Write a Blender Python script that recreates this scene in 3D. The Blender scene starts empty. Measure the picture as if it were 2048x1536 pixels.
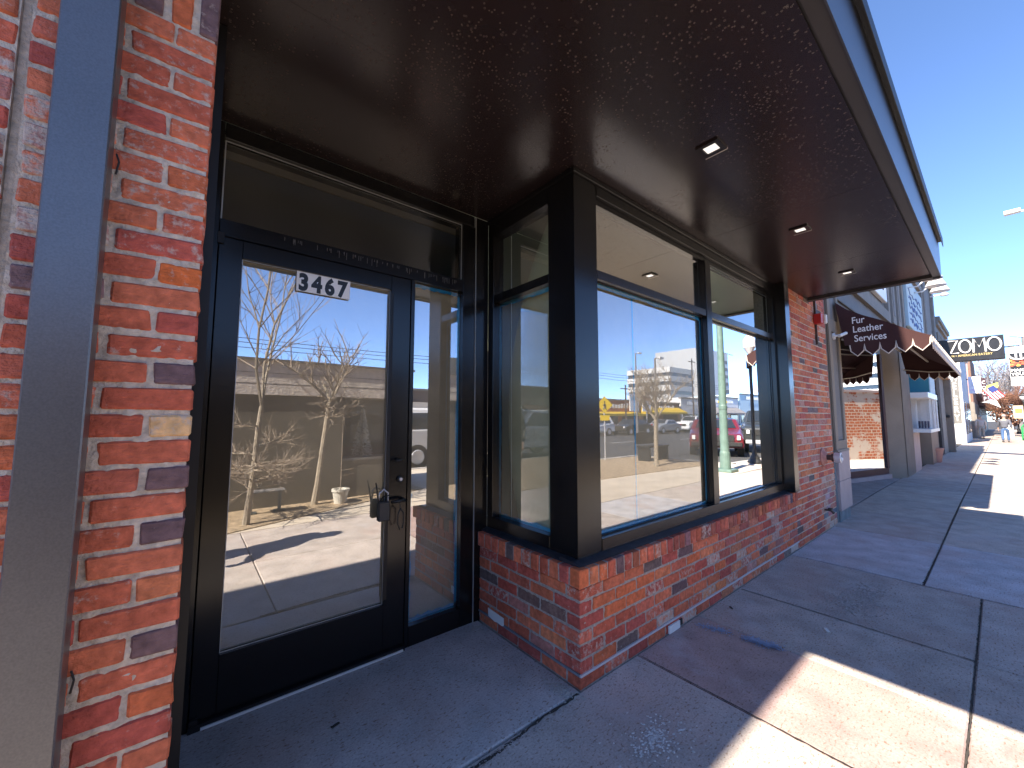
import bpy, bmesh, math, random
from mathutils import Vector, Matrix
R = math.radians
random.seed(3467)
sc = bpy.context.scene
COL = sc.collection

# ------------------------------------------------------------------ camera, sky, sun, exposure
cam_d = bpy.data.cameras.new("camera"); cam = bpy.data.objects.new("camera", cam_d); COL.objects.link(cam)
cam_d.sensor_width = 36.0; cam_d.lens = 36.0 * 794.0 / 2048.0
cam_d.clip_start = 0.02; cam_d.clip_end = 2000
_y, _p, _r = R(39.24), R(4.77), 0.0007
_f = Vector((math.sin(_y)*math.cos(_p), math.cos(_y)*math.cos(_p), math.sin(_p)))
_rt = Vector((math.cos(_y), -math.sin(_y), 0)); _up = _rt.cross(_f)
_rt2 = math.cos(_r)*_rt + math.sin(_r)*_up; _up2 = -math.sin(_r)*_rt + math.cos(_r)*_up
CAM = Vector((-1.544, -1.362, 1.317))
M = Matrix((_rt2, _up2, -_f)).transposed().to_4x4(); M.translation = CAM
cam.matrix_world = M
sc.camera = cam

SUN = Vector((1.0, -0.12, -1.0)).normalized()          # direction the light travels
world = bpy.data.worlds.new("World"); sc.world = world; world.use_nodes = True
wn = world.node_tree; bg = wn.nodes["Background"]
sky = wn.nodes.new("ShaderNodeTexSky"); sky.sky_type = 'NISHITA'; sky.sun_disc = False
sky.sun_elevation = R(44.8); sky.sun_rotation = math.atan2(-1.0, 0.12)
sky.altitude = 2500; sky.air_density = 0.62; sky.dust_density = 0.0; sky.ozone_density = 4.5
wn.links.new(sky.outputs[0], bg.inputs[0]); bg.inputs[1].default_value = 0.070
sun_d = bpy.data.lights.new("sun", 'SUN'); sun_d.energy = 2.0; sun_d.angle = R(0.53); sun_d.color = (1.0, 0.88, 0.72)
sun_o = bpy.data.objects.new("sun", sun_d); COL.objects.link(sun_o)
sun_o.rotation_euler = SUN.to_track_quat('-Z', 'Y').to_euler(); sun_o.location = (-20, 2, 25)
sc.view_settings.view_transform = 'Standard'; sc.view_settings.look = 'None'
sc.view_settings.exposure = 3.0; sc.view_settings.gamma = 1.0
try: sc.view_settings.use_curve_mapping = False
except Exception: pass
sc.render.engine = 'CYCLES'
sc.cycles.max_bounces = 10; sc.cycles.diffuse_bounces = 4; sc.cycles.glossy_bounces = 6; sc.cycles.transparent_max_bounces = 24
sc.cycles.sample_clamp_indirect = 8; sc.cycles.use_denoising = True; sc.cycles.caustics_reflective = False

# ------------------------------------------------------------------ materials
MATS = {}
def mat(name, color=(.5, .5, .5), rough=.6, metal=0., noise=None, noise2=None, bump=None, obj=False, attr=False, spec=.5, emit=None, coat=0., alpha=1.):
    """noise=(scale, dark multiplier, light multiplier), noise2 the same at another scale, bump=(scale, strength, distance)"""
    if name in MATS: return MATS[name]
    m = bpy.data.materials.new(name); m.use_nodes = True; MATS[name] = m
    nt = m.node_tree; b = nt.nodes["Principled BSDF"]
    b.inputs['Roughness'].default_value = rough; b.inputs['Metallic'].default_value = metal
    b.inputs['Specular IOR Level'].default_value = spec; b.inputs['Coat Weight'].default_value = coat
    b.inputs['Base Color'].default_value = (*color, 1)
    tc = nt.nodes.new("ShaderNodeTexCoord"); geo = nt.nodes.new("ShaderNodeNewGeometry")
    P = geo.outputs['Position']
    cur = None
    if obj:
        oi = nt.nodes.new("ShaderNodeObjectInfo"); cur = oi.outputs['Color']
    elif attr:
        at = nt.nodes.new("ShaderNodeAttribute"); at.attribute_name = "Col"; cur = at.outputs['Color']
    elif noise or noise2:
        rgb = nt.nodes.new("ShaderNodeRGB"); rgb.outputs[0].default_value = (*color, 1); cur = rgb.outputs[0]
    for nz in (noise, noise2):
        if not nz: continue
        t = nt.nodes.new("ShaderNodeTexNoise"); t.inputs['Scale'].default_value = nz[0]; t.inputs['Detail'].default_value = 6
        nt.links.new(P, t.inputs['Vector'])
        mr = nt.nodes.new("ShaderNodeMapRange"); mr.inputs[1].default_value = .3; mr.inputs[2].default_value = .7
        mr.inputs[3].default_value = nz[1]; mr.inputs[4].default_value = nz[2]
        nt.links.new(t.outputs[0], mr.inputs[0])
        mx = nt.nodes.new("ShaderNodeVectorMath"); mx.operation = 'SCALE'
        nt.links.new(cur, mx.inputs[0]); nt.links.new(mr.outputs[0], mx.inputs['Scale']); cur = mx.outputs[0]
    if cur is not None: nt.links.new(cur, b.inputs['Base Color'])
    if bump:
        t = nt.nodes.new("ShaderNodeTexNoise"); t.inputs['Scale'].default_value = bump[0]; t.inputs['Detail'].default_value = 5
        nt.links.new(P, t.inputs['Vector'])
        bp = nt.nodes.new("ShaderNodeBump"); bp.inputs['Strength'].default_value = bump[1]; bp.inputs['Distance'].default_value = bump[2]
        nt.links.new(t.outputs[0], bp.inputs['Height']); nt.links.new(bp.outputs[0], b.inputs['Normal'])
    if emit: b.inputs['Emission Color'].default_value = (*emit[0], 1); b.inputs['Emission Strength'].default_value = emit[1]
    return m

def brick_material(name, attr=False, far=False):
    m = mat(name, (.4, .12, .07), .88, obj=not attr, attr=attr, noise=(38, .72, 1.25), noise2=(9, .80, 1.14), bump=(110, .9, .005), spec=.25)
    nt = m.node_tree; b = nt.nodes["Principled BSDF"]
    src = b.inputs['Base Color'].links[0].from_socket
    geo = nt.nodes.new("ShaderNodeNewGeometry")
    # lime / old paint patches, their amount carried per brick in alpha
    t = nt.nodes.new("ShaderNodeTexNoise"); t.inputs['Scale'].default_value = 34; t.inputs['Detail'].default_value = 9; t.inputs['Roughness'].default_value = .7
    nt.links.new(geo.outputs['Position'], t.inputs['Vector'])
    if attr:
        a = [n for n in nt.nodes if n.bl_idname == "ShaderNodeAttribute"][0].outputs['Alpha']
    else:
        a = [n for n in nt.nodes if n.bl_idname == "ShaderNodeObjectInfo"][0].outputs['Alpha']
    th = nt.nodes.new("ShaderNodeMath"); th.operation = 'SUBTRACT'; th.inputs[0].default_value = .80; nt.links.new(a, th.inputs[1])
    mr = nt.nodes.new("ShaderNodeMapRange"); nt.links.new(t.outputs[0], mr.inputs[0]); nt.links.new(th.outputs[0], mr.inputs[1])
    ad = nt.nodes.new("ShaderNodeMath"); ad.operation = 'ADD'; nt.links.new(th.outputs[0], ad.inputs[0]); ad.inputs[1].default_value = .16
    nt.links.new(ad.outputs[0], mr.inputs[2])
    mx = nt.nodes.new("ShaderNodeMix"); mx.data_type = 'RGBA'
    nt.links.new(mr.outputs[0], mx.inputs[0]); nt.links.new(src, mx.inputs[6]); mx.inputs[7].default_value = (.52, .43, .37, 1)
    nt.links.new(mx.outputs[2], b.inputs['Base Color'])
    # wire-cut cracks
    mp = nt.nodes.new("ShaderNodeMapping"); mp.inputs['Scale'].default_value = (14, 14, 90); nt.links.new(geo.outputs['Position'], mp.inputs[0])
    t2 = nt.nodes.new("ShaderNodeTexNoise"); t2.inputs['Scale'].default_value = 2.4; t2.inputs['Detail'].default_value = 4; nt.links.new(mp.outputs[0], t2.inputs['Vector'])
    ob = [n for n in nt.nodes if n.bl_idname == "ShaderNodeBump"][0]
    b2 = nt.nodes.new("ShaderNodeBump"); b2.inputs['Strength'].default_value = .7; b2.inputs['Distance'].default_value = .004
    nt.links.new(t2.outputs[0], b2.inputs['Height']); nt.links.new(ob.outputs[0], b2.inputs['Normal']); nt.links.new(b2.outputs[0], b.inputs['Normal'])
    return m

def soffit_material():
    m = mat('soffit_metal', (.022, .014, .0145), .25, spec=.5, noise=(2.2, .85, 1.12))
    nt = m.node_tree; b = nt.nodes["Principled BSDF"]; src = b.inputs['Base Color'].links[0].from_socket
    geo = nt.nodes.new("ShaderNodeNewGeometry")
    v = nt.nodes.new("ShaderNodeTexVoronoi"); v.inputs['Scale'].default_value = 66; nt.links.new(geo.outputs['Position'], v.inputs['Vector'])
    # ring = band of distance
    s = nt.nodes.new("ShaderNodeMath"); s.operation = 'SUBTRACT'; nt.links.new(v.outputs['Distance'], s.inputs[0]); s.inputs[1].default_value = .20
    ab = nt.nodes.new("ShaderNodeMath"); ab.operation = 'ABSOLUTE'; nt.links.new(s.outputs[0], ab.inputs[0])
    mr = nt.nodes.new("ShaderNodeMapRange"); mr.inputs[1].default_value = 0.0; mr.inputs[2].default_value = .07; mr.inputs[3].default_value = 1; mr.inputs[4].default_value = 0
    nt.links.new(ab.outputs[0], mr.inputs[0])
    # only some cells carry a droplet, fewer toward the recess
    sep = nt.nodes.new("ShaderNodeSeparateColor"); nt.links.new(v.outputs['Color'], sep.inputs[0])
    n = nt.nodes.new("ShaderNodeTexNoise"); n.inputs['Scale'].default_value = 1.6; nt.links.new(geo.outputs['Position'], n.inputs['Vector'])
    ms = nt.nodes.new("ShaderNodeMapRange"); ms.inputs[1].default_value = .38; ms.inputs[2].default_value = .66; ms.inputs[3].default_value = .0; ms.inputs[4].default_value = .8
    nt.links.new(n.outputs[0], ms.inputs[0])
    lt = nt.nodes.new("ShaderNodeMath"); lt.operation = 'LESS_THAN'; nt.links.new(sep.outputs[0], lt.inputs[0]); nt.links.new(ms.outputs[0], lt.inputs[1])
    mu = nt.nodes.new("ShaderNodeMath"); mu.operation = 'MULTIPLY'; nt.links.new(mr.outputs[0], mu.inputs[0]); nt.links.new(lt.outputs[0], mu.inputs[1])
    mu2 = nt.nodes.new("ShaderNodeMath"); mu2.operation = 'MULTIPLY'; nt.links.new(mu.outputs[0], mu2.inputs[0]); mu2.inputs[1].default_value = .42
    mx = nt.nodes.new("ShaderNodeMix"); mx.data_type = 'RGBA'; nt.links.new(mu2.outputs[0], mx.inputs[0]); nt.links.new(src, mx.inputs[6]); mx.inputs[7].default_value = (.30, .24, .20, 1)
    nt.links.new(mx.outputs[2], b.inputs['Base Color'])
    wv = nt.nodes.new("ShaderNodeTexNoise"); wv.inputs['Scale'].default_value = 3.0; nt.links.new(geo.outputs['Position'], wv.inputs['Vector'])
    bp = nt.nodes.new("ShaderNodeBump"); bp.inputs['Strength'].default_value = .10; bp.inputs['Distance'].default_value = .01; nt.links.new(wv.outputs[0], bp.inputs['Height'])
    b2 = nt.nodes.new("ShaderNodeBump"); b2.inputs['Strength'].default_value = .4; b2.inputs['Distance'].default_value = .001
    nt.links.new(mu.outputs[0], b2.inputs['Height']); nt.links.new(bp.outputs[0], b2.inputs['Normal']); nt.links.new(b2.outputs[0], b.inputs['Normal'])
    return m

def glass(name, refl=.45, tint=(.86, .90, .84), wav=0.0, gcol=(.95, .97, 1.0)):
    if name in MATS: return MATS[name]
    m = bpy.data.materials.new(name); m.use_nodes = True; MATS[name] = m
    nt = m.node_tree; nt.nodes.clear()
    out = nt.nodes.new("ShaderNodeOutputMaterial"); mx = nt.nodes.new("ShaderNodeMixShader")
    g = nt.nodes.new("ShaderNodeBsdfGlossy"); g.inputs['Roughness'].default_value = 0.0; g.inputs['Color'].default_value = (*gcol, 1)
    t = nt.nodes.new("ShaderNodeBsdfTransparent"); t.inputs['Color'].default_value = (*tint, 1)
    fr = nt.nodes.new("ShaderNodeLayerWeight"); fr.inputs['Blend'].default_value = .22
    mr = nt.nodes.new("ShaderNodeMapRange"); mr.inputs[3].default_value = refl; mr.inputs[4].default_value = min(1, refl + .65)
    nt.links.new(fr.outputs['Fresnel'], mr.inputs[0]); nt.links.new(mr.outputs[0], mx.inputs[0])
    nt.links.new(t.outputs[0], mx.inputs[1]); nt.links.new(g.outputs[0], mx.inputs[2]); nt.links.new(mx.outputs[0], out.inputs[0])
    if wav:
        geo = nt.nodes.new("ShaderNodeNewGeometry"); n = nt.nodes.new("ShaderNodeTexNoise"); n.inputs['Scale'].default_value = 2.2
        nt.links.new(geo.outputs['Position'], n.inputs['Vector'])
        bp = nt.nodes.new("ShaderNodeBump"); bp.inputs['Strength'].default_value = wav; bp.inputs['Distance'].default_value = .02
        nt.links.new(n.outputs[0], bp.inputs['Height']); nt.links.new(bp.outputs[0], g.inputs['Normal'])
    return m

BRICK = brick_material('brick_clay'); BRICKM = brick_material('brick_clay_joined', attr=True)
MORTAR = mat('mortar', (.58, .50, .41), .95, noise=(60, .72, 1.15), noise2=(6, .88, 1.08), bump=(140, 1.0, .005), spec=.2)
CONC = mat('concrete', (.42, .40, .36), .9, obj=True, noise=(5.5, .80, 1.14), noise2=(110, .80, 1.14), bump=(220, .5, .003), spec=.25)
def blotch(m, scale, lo, hi, colour, amount, detail=8, stretch=(1, 1, 1)):
    '''mixes a second colour in where a noise passes a threshold: stains, pits, rust'''
    nt = m.node_tree; b = nt.nodes["Principled BSDF"]; lk = b.inputs['Base Color'].links
    geo = nt.nodes.new("ShaderNodeNewGeometry"); mp = nt.nodes.new("ShaderNodeMapping"); mp.inputs['Scale'].default_value = stretch; nt.links.new(geo.outputs['Position'], mp.inputs[0])
    t = nt.nodes.new("ShaderNodeTexNoise"); t.inputs['Scale'].default_value = scale; t.inputs['Detail'].default_value = detail; t.inputs['Roughness'].default_value = .65; nt.links.new(mp.outputs[0], t.inputs['Vector'])
    mr = nt.nodes.new("ShaderNodeMapRange"); mr.inputs[1].default_value = lo; mr.inputs[2].default_value = hi; mr.inputs[4].default_value = amount; nt.links.new(t.outputs[0], mr.inputs[0])
    mx = nt.nodes.new("ShaderNodeMix"); mx.data_type = 'RGBA'; nt.links.new(mr.outputs[0], mx.inputs[0])
    if lk: nt.links.new(lk[0].from_socket, mx.inputs[6])
    else: mx.inputs[6].default_value = b.inputs['Base Color'].default_value
    mx.inputs[7].default_value = (*colour, 1); nt.links.new(mx.outputs[2], b.inputs['Base Color'])
blotch(CONC, 1.3, .50, .68, (.42, .30, .26), .55)
blotch(CONC, 46, .56, .63, (.20, .125, .085), .8, stretch=(1, 2.2, 1))
blotch(CONC, 2.1, .56, .72, (.50, .50, .53), .45)
blotch(CONC, 210, .66, .70, (.07, .065, .06), .8)
CONC2 = mat('concrete_grey', (.40, .38, .35), .9, noise=(4, .85, 1.12), noise2=(70, .9, 1.08), bump=(160, .3, .002), spec=.25)
DIRT = mat('joint_dirt', (.045, .04, .036), .95, bump=(120, .6, .005))
BLACK = mat('black_aluminium', (.009, .0085, .009), .20, spec=.4, noise=(3, .8, 1.25), bump=(500, .05, .0004))
BLACK2 = mat('black_trim', (.010, .010, .012), .45, spec=.4, noise=(8, .8, 1.3))
BRONZE = mat('dark_bronze_aluminium', (.035, .028, .025), .26, metal=.5, noise=(12, .8, 1.25), bump=(300, .06, .0004))
FLASH = mat('flashing_metal', (.035, .036, .045), .4, metal=.3, noise=(22, .7, 1.5), bump=(60, .3, .003))
POSTM = mat('post_steel', (.15, .148, .152), .33, metal=.65, noise=(4, .93, 1.07), noise2=(240, .9, 1.12), bump=(300, .08, .0005))
SOFFIT = soffit_material()
FASCIA = mat('fascia_metal', (.085, .09, .105), .3, metal=.5, noise=(3, .93, 1.06))
STEEL = mat('bright_steel', (.66, .67, .70), .4, metal=.45)
WHITEP = mat('white_paint', (.78, .78, .77), .5, noise=(20, .95, 1.03))
WHITEM = mat('white_metal', (.80, .80, .80), .35)
TAPE = mat('blue_tape', (.03, .48, .92), .7, noise=(40, .85, 1.15))
PAPER = mat('masking_paper', (.80, .68, .47), .85, noise=(5, .9, 1.07), bump=(4, .6, .03), spec=.2)
GLASS_DOOR = glass('glass_door', .44, (.93, .93, .90))
GLASS_WIN = glass('glass_window', .31, (.93, .95, .92), wav=.012)
GLASS_SIDE = glass('glass_side', .10, (.80, .84, .75))
GLASS_TR = glass('glass_transom', .22, (.80, .85, .82))
GLASS_FAR = glass('glass_old_shop', .62, (.5, .52, .5), wav=.05)
CAR_GLASS = mat('car_glass', (.02, .025, .03), .06, spec=.8)
DARKROOM = mat('interior_wall', (.55, .54, .50), .9)
CEILW = mat('interior_ceiling', (.78, .86, .66), .9)
ASPH = mat('asphalt', (.055, .055, .056), .92, noise=(3, .85, 1.2), noise2=(90, .85, 1.15), bump=(200, .4, .004))
MULCH = mat('mulch', (.44, .335, .22), .95, noise=(14, .6, 1.35), noise2=(70, .6, 1.35), bump=(60, 1, .03))
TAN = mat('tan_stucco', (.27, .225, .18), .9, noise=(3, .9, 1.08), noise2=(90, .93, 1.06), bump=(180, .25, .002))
TAND = mat('tan_stucco_recess', (.19, .16, .13), .9, noise=(3, .85, 1.1), bump=(180, .25, .002))  # darker copy of TAN, paints shade in recesses and on turned faces
GREYP = mat('grey_panel', (.19, .182, .182), .8, noise=(1.5, .88, 1.12), noise2=(40, .93, 1.06), bump=(30, .25, .004))
GREYT = mat('grey_trim', (.24, .215, .19), .8, noise=(5, .9, 1.08))
PINK = mat('pink_tile', (.42, .34, .33), .75, noise=(4, .9, 1.08), noise2=(60, .95, 1.05), bump=(120, .15, .002))
PLINTH = mat('blue_grey_plinth', (.16, .20, .22), .8, noise=(9, .75, 1.2), bump=(60, .5, .004))
MAROON = mat('maroon_canvas', (.062, .030, .030), .85, noise=(120, .93, 1.06), noise2=(4, .9, 1.1), bump=(40, .25, .004), spec=.15)
PIPING = mat('cream_piping', (.70, .62, .55), .8)
ALU = mat('tan_aluminium', (.50, .44, .37), .45, metal=.3)
DKMAR = mat('dark_maroon_base', (.05, .02, .025), .5)
TEAL = mat('teal_panel', (.03, .17, .20), .5, noise=(6, .93, 1.05))
LBLUE = mat('light_blue_board', (.42, .55, .62), .6)
REDP = mat('red_enamel', (.42, .02, .02), .35)
COPPER = mat('aged_pink_iron', (.45, .20, .16), .7, noise=(20, .8, 1.2))
BRASSD = mat('dark_iron', (.10, .07, .06), .5, metal=.4, noise=(30, .7, 1.3))
WOODT = mat('bark_tan', (.33, .28, .215), .9, noise=(26, .75, 1.25), bump=(50, .8, .01))
TWIG = mat('twigs_tan', (.30, .24, .185), .9)
TWIGR = mat('twigs_red', (.22, .11, .075), .9)
GREENP = mat('green_pole_paint', (.12,.19,.16), .5, noise=(9, .85, 1.12))
GREENB = mat('bright_green_paint', (.02, .30, .09), .5)
IRON = mat('black_iron', (.02, .02, .02), .5)
YEL = mat('sign_yellow', (.80, .58, .01), .5, emit=None)
YELA = mat('yellow_awning', (.62, .42, .02), .8)
ORANGEW = mat('orange_brick_wall', (.42, .15, .07), .9, noise=(9, .85, 1.12))
WHITEW = mat('white_stucco', (.74, .73, .70), .9, noise=(6, .94, 1.04), bump=(60, .2, .004))
MURALG = mat('mural_grey', (.17, .165, .155), .85, noise=(7, .8, 1.15))
SHADEW = mat('pale_blue_wall', (.46, .52, .58), .85, noise=(7, .93, 1.05))  # white wall's street face, its bluish shade put into the colour
BROWNW = mat('brown_brick_far', (.20, .12, .09), .9, noise=(12, .8, 1.2))
DARKW = mat('dark_shopfront', (.035, .033, .033), .6, noise=(6, .7, 1.4))
SIGNB = mat('sign_black', (.016, .016, .018), .35, noise=(8, .8, 1.3))
LETW = mat('letter_white', (.85, .85, .85), .5)
LETG = mat('letter_gold', (.62, .48, .20), .5)
SKIN = mat('skin', (.50, .30, .22), .6)
HAIR = mat('hair_grey', (.30, .27, .25), .8)
SHIRT = mat('grey_shirt', (.115, .12, .145), .9, noise=(20, .9, 1.1))
JEANS = mat('blue_jeans', (.055, .11, .23), .9, noise=(20, .85, 1.15))
SHOE = mat('dark_shoes', (.05, .045, .04), .7)
RUBBER = mat('rubber', (.02, .02, .02), .8)

# ------------------------------------------------------------------ mesh helpers
class MB:
    def __init__(s): s.v = []; s.f = []; s.c = []
    def add(s, vs, fs, c=None):
        o = len(s.v); s.v += [tuple(v) for v in vs]; s.f += [tuple(i + o for i in f) for f in fs]
        if c is not None: s.c += [c] * len(vs)
        return s
    def box(s, x0, x1, y0, y1, z0, z1, c=None):
        if x0 > x1: x0, x1 = x1, x0
        if y0 > y1: y0, y1 = y1, y0
        if z0 > z1: z0, z1 = z1, z0
        return s.add([(x0,y0,z0),(x1,y0,z0),(x1,y1,z0),(x0,y1,z0),(x0,y0,z1),(x1,y0,z1),(x1,y1,z1),(x0,y1,z1)],
                     [(0,3,2,1),(4,5,6,7),(0,1,5,4),(1,2,6,5),(2,3,7,6),(3,0,4,7)], c)
    def prism(s, pts, axis, a, b):
        """2-D outline extruded along an axis: axis 0 -> pts are (y,z), 1 -> (x,z), 2 -> (x,y)"""
        n = len(pts)
        def P(p, t):
            return (t, p[0], p[1]) if axis == 0 else ((p[0], t, p[1]) if axis == 1 else (p[0], p[1], t))
        vs = [P(p, a) for p in pts] + [P(p, b) for p in pts]
        fs = [tuple(range(n)), tuple(range(2*n-1, n-1, -1))] + [(i, i+n, (i+1) % n + n, (i+1) % n) for i in range(n)]
        return s.add(vs, fs)
    def quad(s, *p): return s.add(p, [tuple(range(len(p)))])
    def tube(s, pts, r, n=8, cap=True):
        pts = [Vector(p) for p in pts]; rs = r if isinstance(r, (list, tuple)) else [r] * len(pts)
        vs = []; fs = []; up = Vector((0, 0, 1))
        prev = None
        for i, p in enumerate(pts):
            d = (pts[min(i+1, len(pts)-1)] - pts[max(i-1, 0)])
            d = d.normalized() if d.length > 1e-9 else Vector((0,0,1))
            if prev is None:
                a = d.cross(up if abs(d.z) < .95 else Vector((1, 0, 0))).normalized()
            else:
                a = (prev - d * prev.dot(d)); a = a.normalized() if a.length > 1e-6 else d.orthogonal().normalized()
            prev = a; b = d.cross(a)
            for k in range(n):
                t = 2*math.pi*k/n; vs.append(p + (a*math.cos(t) + b*math.sin(t)) * rs[i])
        for i in range(len(pts)-1):
            for k in range(n):
                fs.append((i*n+k, i*n+(k+1) % n, (i+1)*n+(k+1) % n, (i+1)*n+k))
        if cap: fs += [tuple(range(n-1, -1, -1)), tuple(range((len(pts)-1)*n, len(pts)*n))]
        return s.add(vs, fs)
    def lathe(s, prof, c=(0,0,0), n=20, axis=2):
        vs = []; fs = []
        for r, h in prof:
            for k in range(n):
                t = 2*math.pi*k/n; a, b = r*math.cos(t), r*math.sin(t)
                vs.append({2: (c[0]+a, c[1]+b, c[2]+h), 1: (c[0]+a, c[1]+h, c[2]+b), 0: (c[0]+h, c[1]+a, c[2]+b)}[axis])
        for i in range(len(prof)-1):
            for k in range(n): fs.append((i*n+k, i*n+(k+1) % n, (i+1)*n+(k+1) % n, (i+1)*n+k))
        fs += [tuple(range(n-1, -1, -1)), tuple(range((len(prof)-1)*n, len(prof)*n))]
        return s.add(vs, fs)
    def build(s, name, m, parent=None, bevel=0, smooth=False, kind=None):
        me = bpy.data.meshes.new(name); me.from_pydata(s.v, [], s.f)
        if s.c:
            ca = me.color_attributes.new("Col", 'FLOAT_COLOR', 'POINT')
            for i, c in enumerate(s.c): ca.data[i].color = c
        if bevel or True:
            bm = bmesh.new(); bm.from_mesh(me); bmesh.ops.recalc_face_normals(bm, faces=bm.faces)
            if bevel: bmesh.ops.bevel(bm, geom=list(bm.edges), offset=bevel, segments=1, affect='EDGES', clamp_overlap=True)
            bm.to_mesh(me); bm.free()
        if smooth:
            for p in me.polygons: p.use_smooth = True
        me.materials.append(m)
        o = bpy.data.objects.new(name, me); COL.objects.link(o)
        if parent is not None: o.parent = parent
        if kind: o['kind'] = kind
        return o

def tag(o, label=None, cat=None, group=None, kind=None):
    if label: o['label'] = label
    if cat: o['category'] = cat
    if group: o['group'] = group
    if kind: o['kind'] = kind
    return o
def thing(name, label, cat, loc=(0, 0, 0), rz=0, group=None):
    o = bpy.data.objects.new(name, None); COL.objects.link(o); o.location = loc; o.rotation_euler = (0, 0, rz)
    o.empty_display_size = .1
    return tag(o, label, cat, group)
def copy_tree(o, parent=None, loc=None, rz=None, label=None):
    c = o.copy(); COL.objects.link(c); c.parent = parent
    if loc is not None: c.location = loc
    if rz is not None: c.rotation_euler = (0, 0, rz)
    if label: c['label'] = label
    for ch in list(o.children): copy_tree(ch, c)
    return c
def bx(name, m, parent, x0, x1, y0, y1, z0, z1, bevel=0, label=None):
    o = MB().box(x0, x1, y0, y1, z0, z1).build(name, m, parent, bevel=bevel)
    if label: o['label'] = label
    return o
def text(name, body, size, m, parent, loc, rot, extrude=.002, offset=0, sx=1, align='LEFT'):
    """flat lettering turned to a mesh"""
    cu = bpy.data.curves.new(name, 'FONT'); cu.body = body; cu.size = size; cu.extrude = extrude; cu.offset = offset
    cu.align_x = align; cu.resolution_u = 4
    tmp = bpy.data.objects.new(name, cu); COL.objects.link(tmp)
    dg = bpy.context.evaluated_depsgraph_get(); me = bpy.data.meshes.new_from_object(tmp.evaluated_get(dg))
    bpy.data.objects.remove(tmp); me.name = name
    me.materials.clear(); me.materials.append(m)
    o = bpy.data.objects.new(name, me); COL.objects.link(o); o.parent = parent; o.location = loc; o.rotation_euler = rot; o.scale = (sx, 1, 1)
    return o
FACE_S = (R(90), 0, 0)              # text read from -Y (street side)
FACE_W = (R(90), 0, R(-90))         # text read from -X (looking along the street)
def gz(x): return -0.008 * max(0.0, x - 8.0)   # the pavement falls away up the street

# ------------------------------------------------------------------ bricks
_bm = {}
def brick_mesh(lx, ly, lz, k):
    key = (round(lx, 3), round(ly, 3), round(lz, 3), k)
    if key in _bm: return _bm[key]
    rnd = random.Random(hash(key) & 0xffff)
    bm = bmesh.new(); bmesh.ops.create_cube(bm, size=1)
    for v in bm.verts: v.co = Vector((v.co.x*lx + rnd.uniform(-.0028, .0028), v.co.y*ly + rnd.uniform(-.0014, .0014), v.co.z*lz + rnd.uniform(-.0024, .0024)))
    bmesh.ops.bevel(bm, geom=list(bm.edges), offset=.0042, segments=1, affect='EDGES')
    for v in bm.verts: v.co += Vector((rnd.uniform(-.0011, .0011), rnd.uniform(-.0008, .0008), rnd.uniform(-.0011, .0011)))
    me = bpy.data.meshes.new("brick"); bm.to_mesh(me); bm.free(); me.materials.append(BRICK); _bm[key] = me
    return me
RED = [(.56,.145,.080),(.52,.125,.072),(.59,.165,.085),(.48,.105,.075),(.54,.145,.090),(.60,.17,.090),(.44,.10,.078)]
ORG = [(.60,.155,.065),(.63,.20,.095),(.56,.15,.068)]
DRK = [(.17,.105,.11),(.20,.12,.12),(.14,.10,.095),(.22,.13,.11)]
PNK = [(.52,.24,.19),(.46,.19,.16)]
def brick_colour(rnd, white=.10):
    r = rnd.random()
    c = rnd.choice(RED) if r < .78 else rnd.choice(ORG) if r < .85 else rnd.choice(DRK) if r < .91 else rnd.choice(PNK)
    j = rnd.uniform(.88, 1.12)
    a = rnd.uniform(.1, .22) if rnd.random() > white else rnd.uniform(.26, .38)
    return (c[0]*j, c[1]*j, c[2]*j, a)
BR_LEFT = {}
def brick(parent, cx, cy, cz, lx, ly, lz, col):
    """one brick, an object while the thing has fewer than 300, past that joined into its one 'stuff' part"""
    n = BR_LEFT.setdefault(parent.name, [0, MB()])
    n[0] += 1
    if n[0] > 298:
        n[1].box(cx-lx/2, cx+lx/2, cy-ly/2, cy+ly/2, cz-lz/2, cz+lz/2, (col[0], col[1], col[2], col[3]))
        return None
    o = bpy.data.objects.new("brick", brick_mesh(lx, ly, lz, random.randrange(4))); COL.objects.link(o)
    o.location = (cx, cy + random.uniform(-.0012, .0012), cz + random.uniform(-.001, .001)); o.parent = parent; o.color = col
    o.rotation_euler = (0, random.uniform(-.006, .006), 0)
    return o
def finish_bricks(parent):
    n = BR_LEFT[parent.name]
    if n[1].v: n[1].build("brickwork", BRICKM, parent, bevel=0, kind='stuff')

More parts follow.
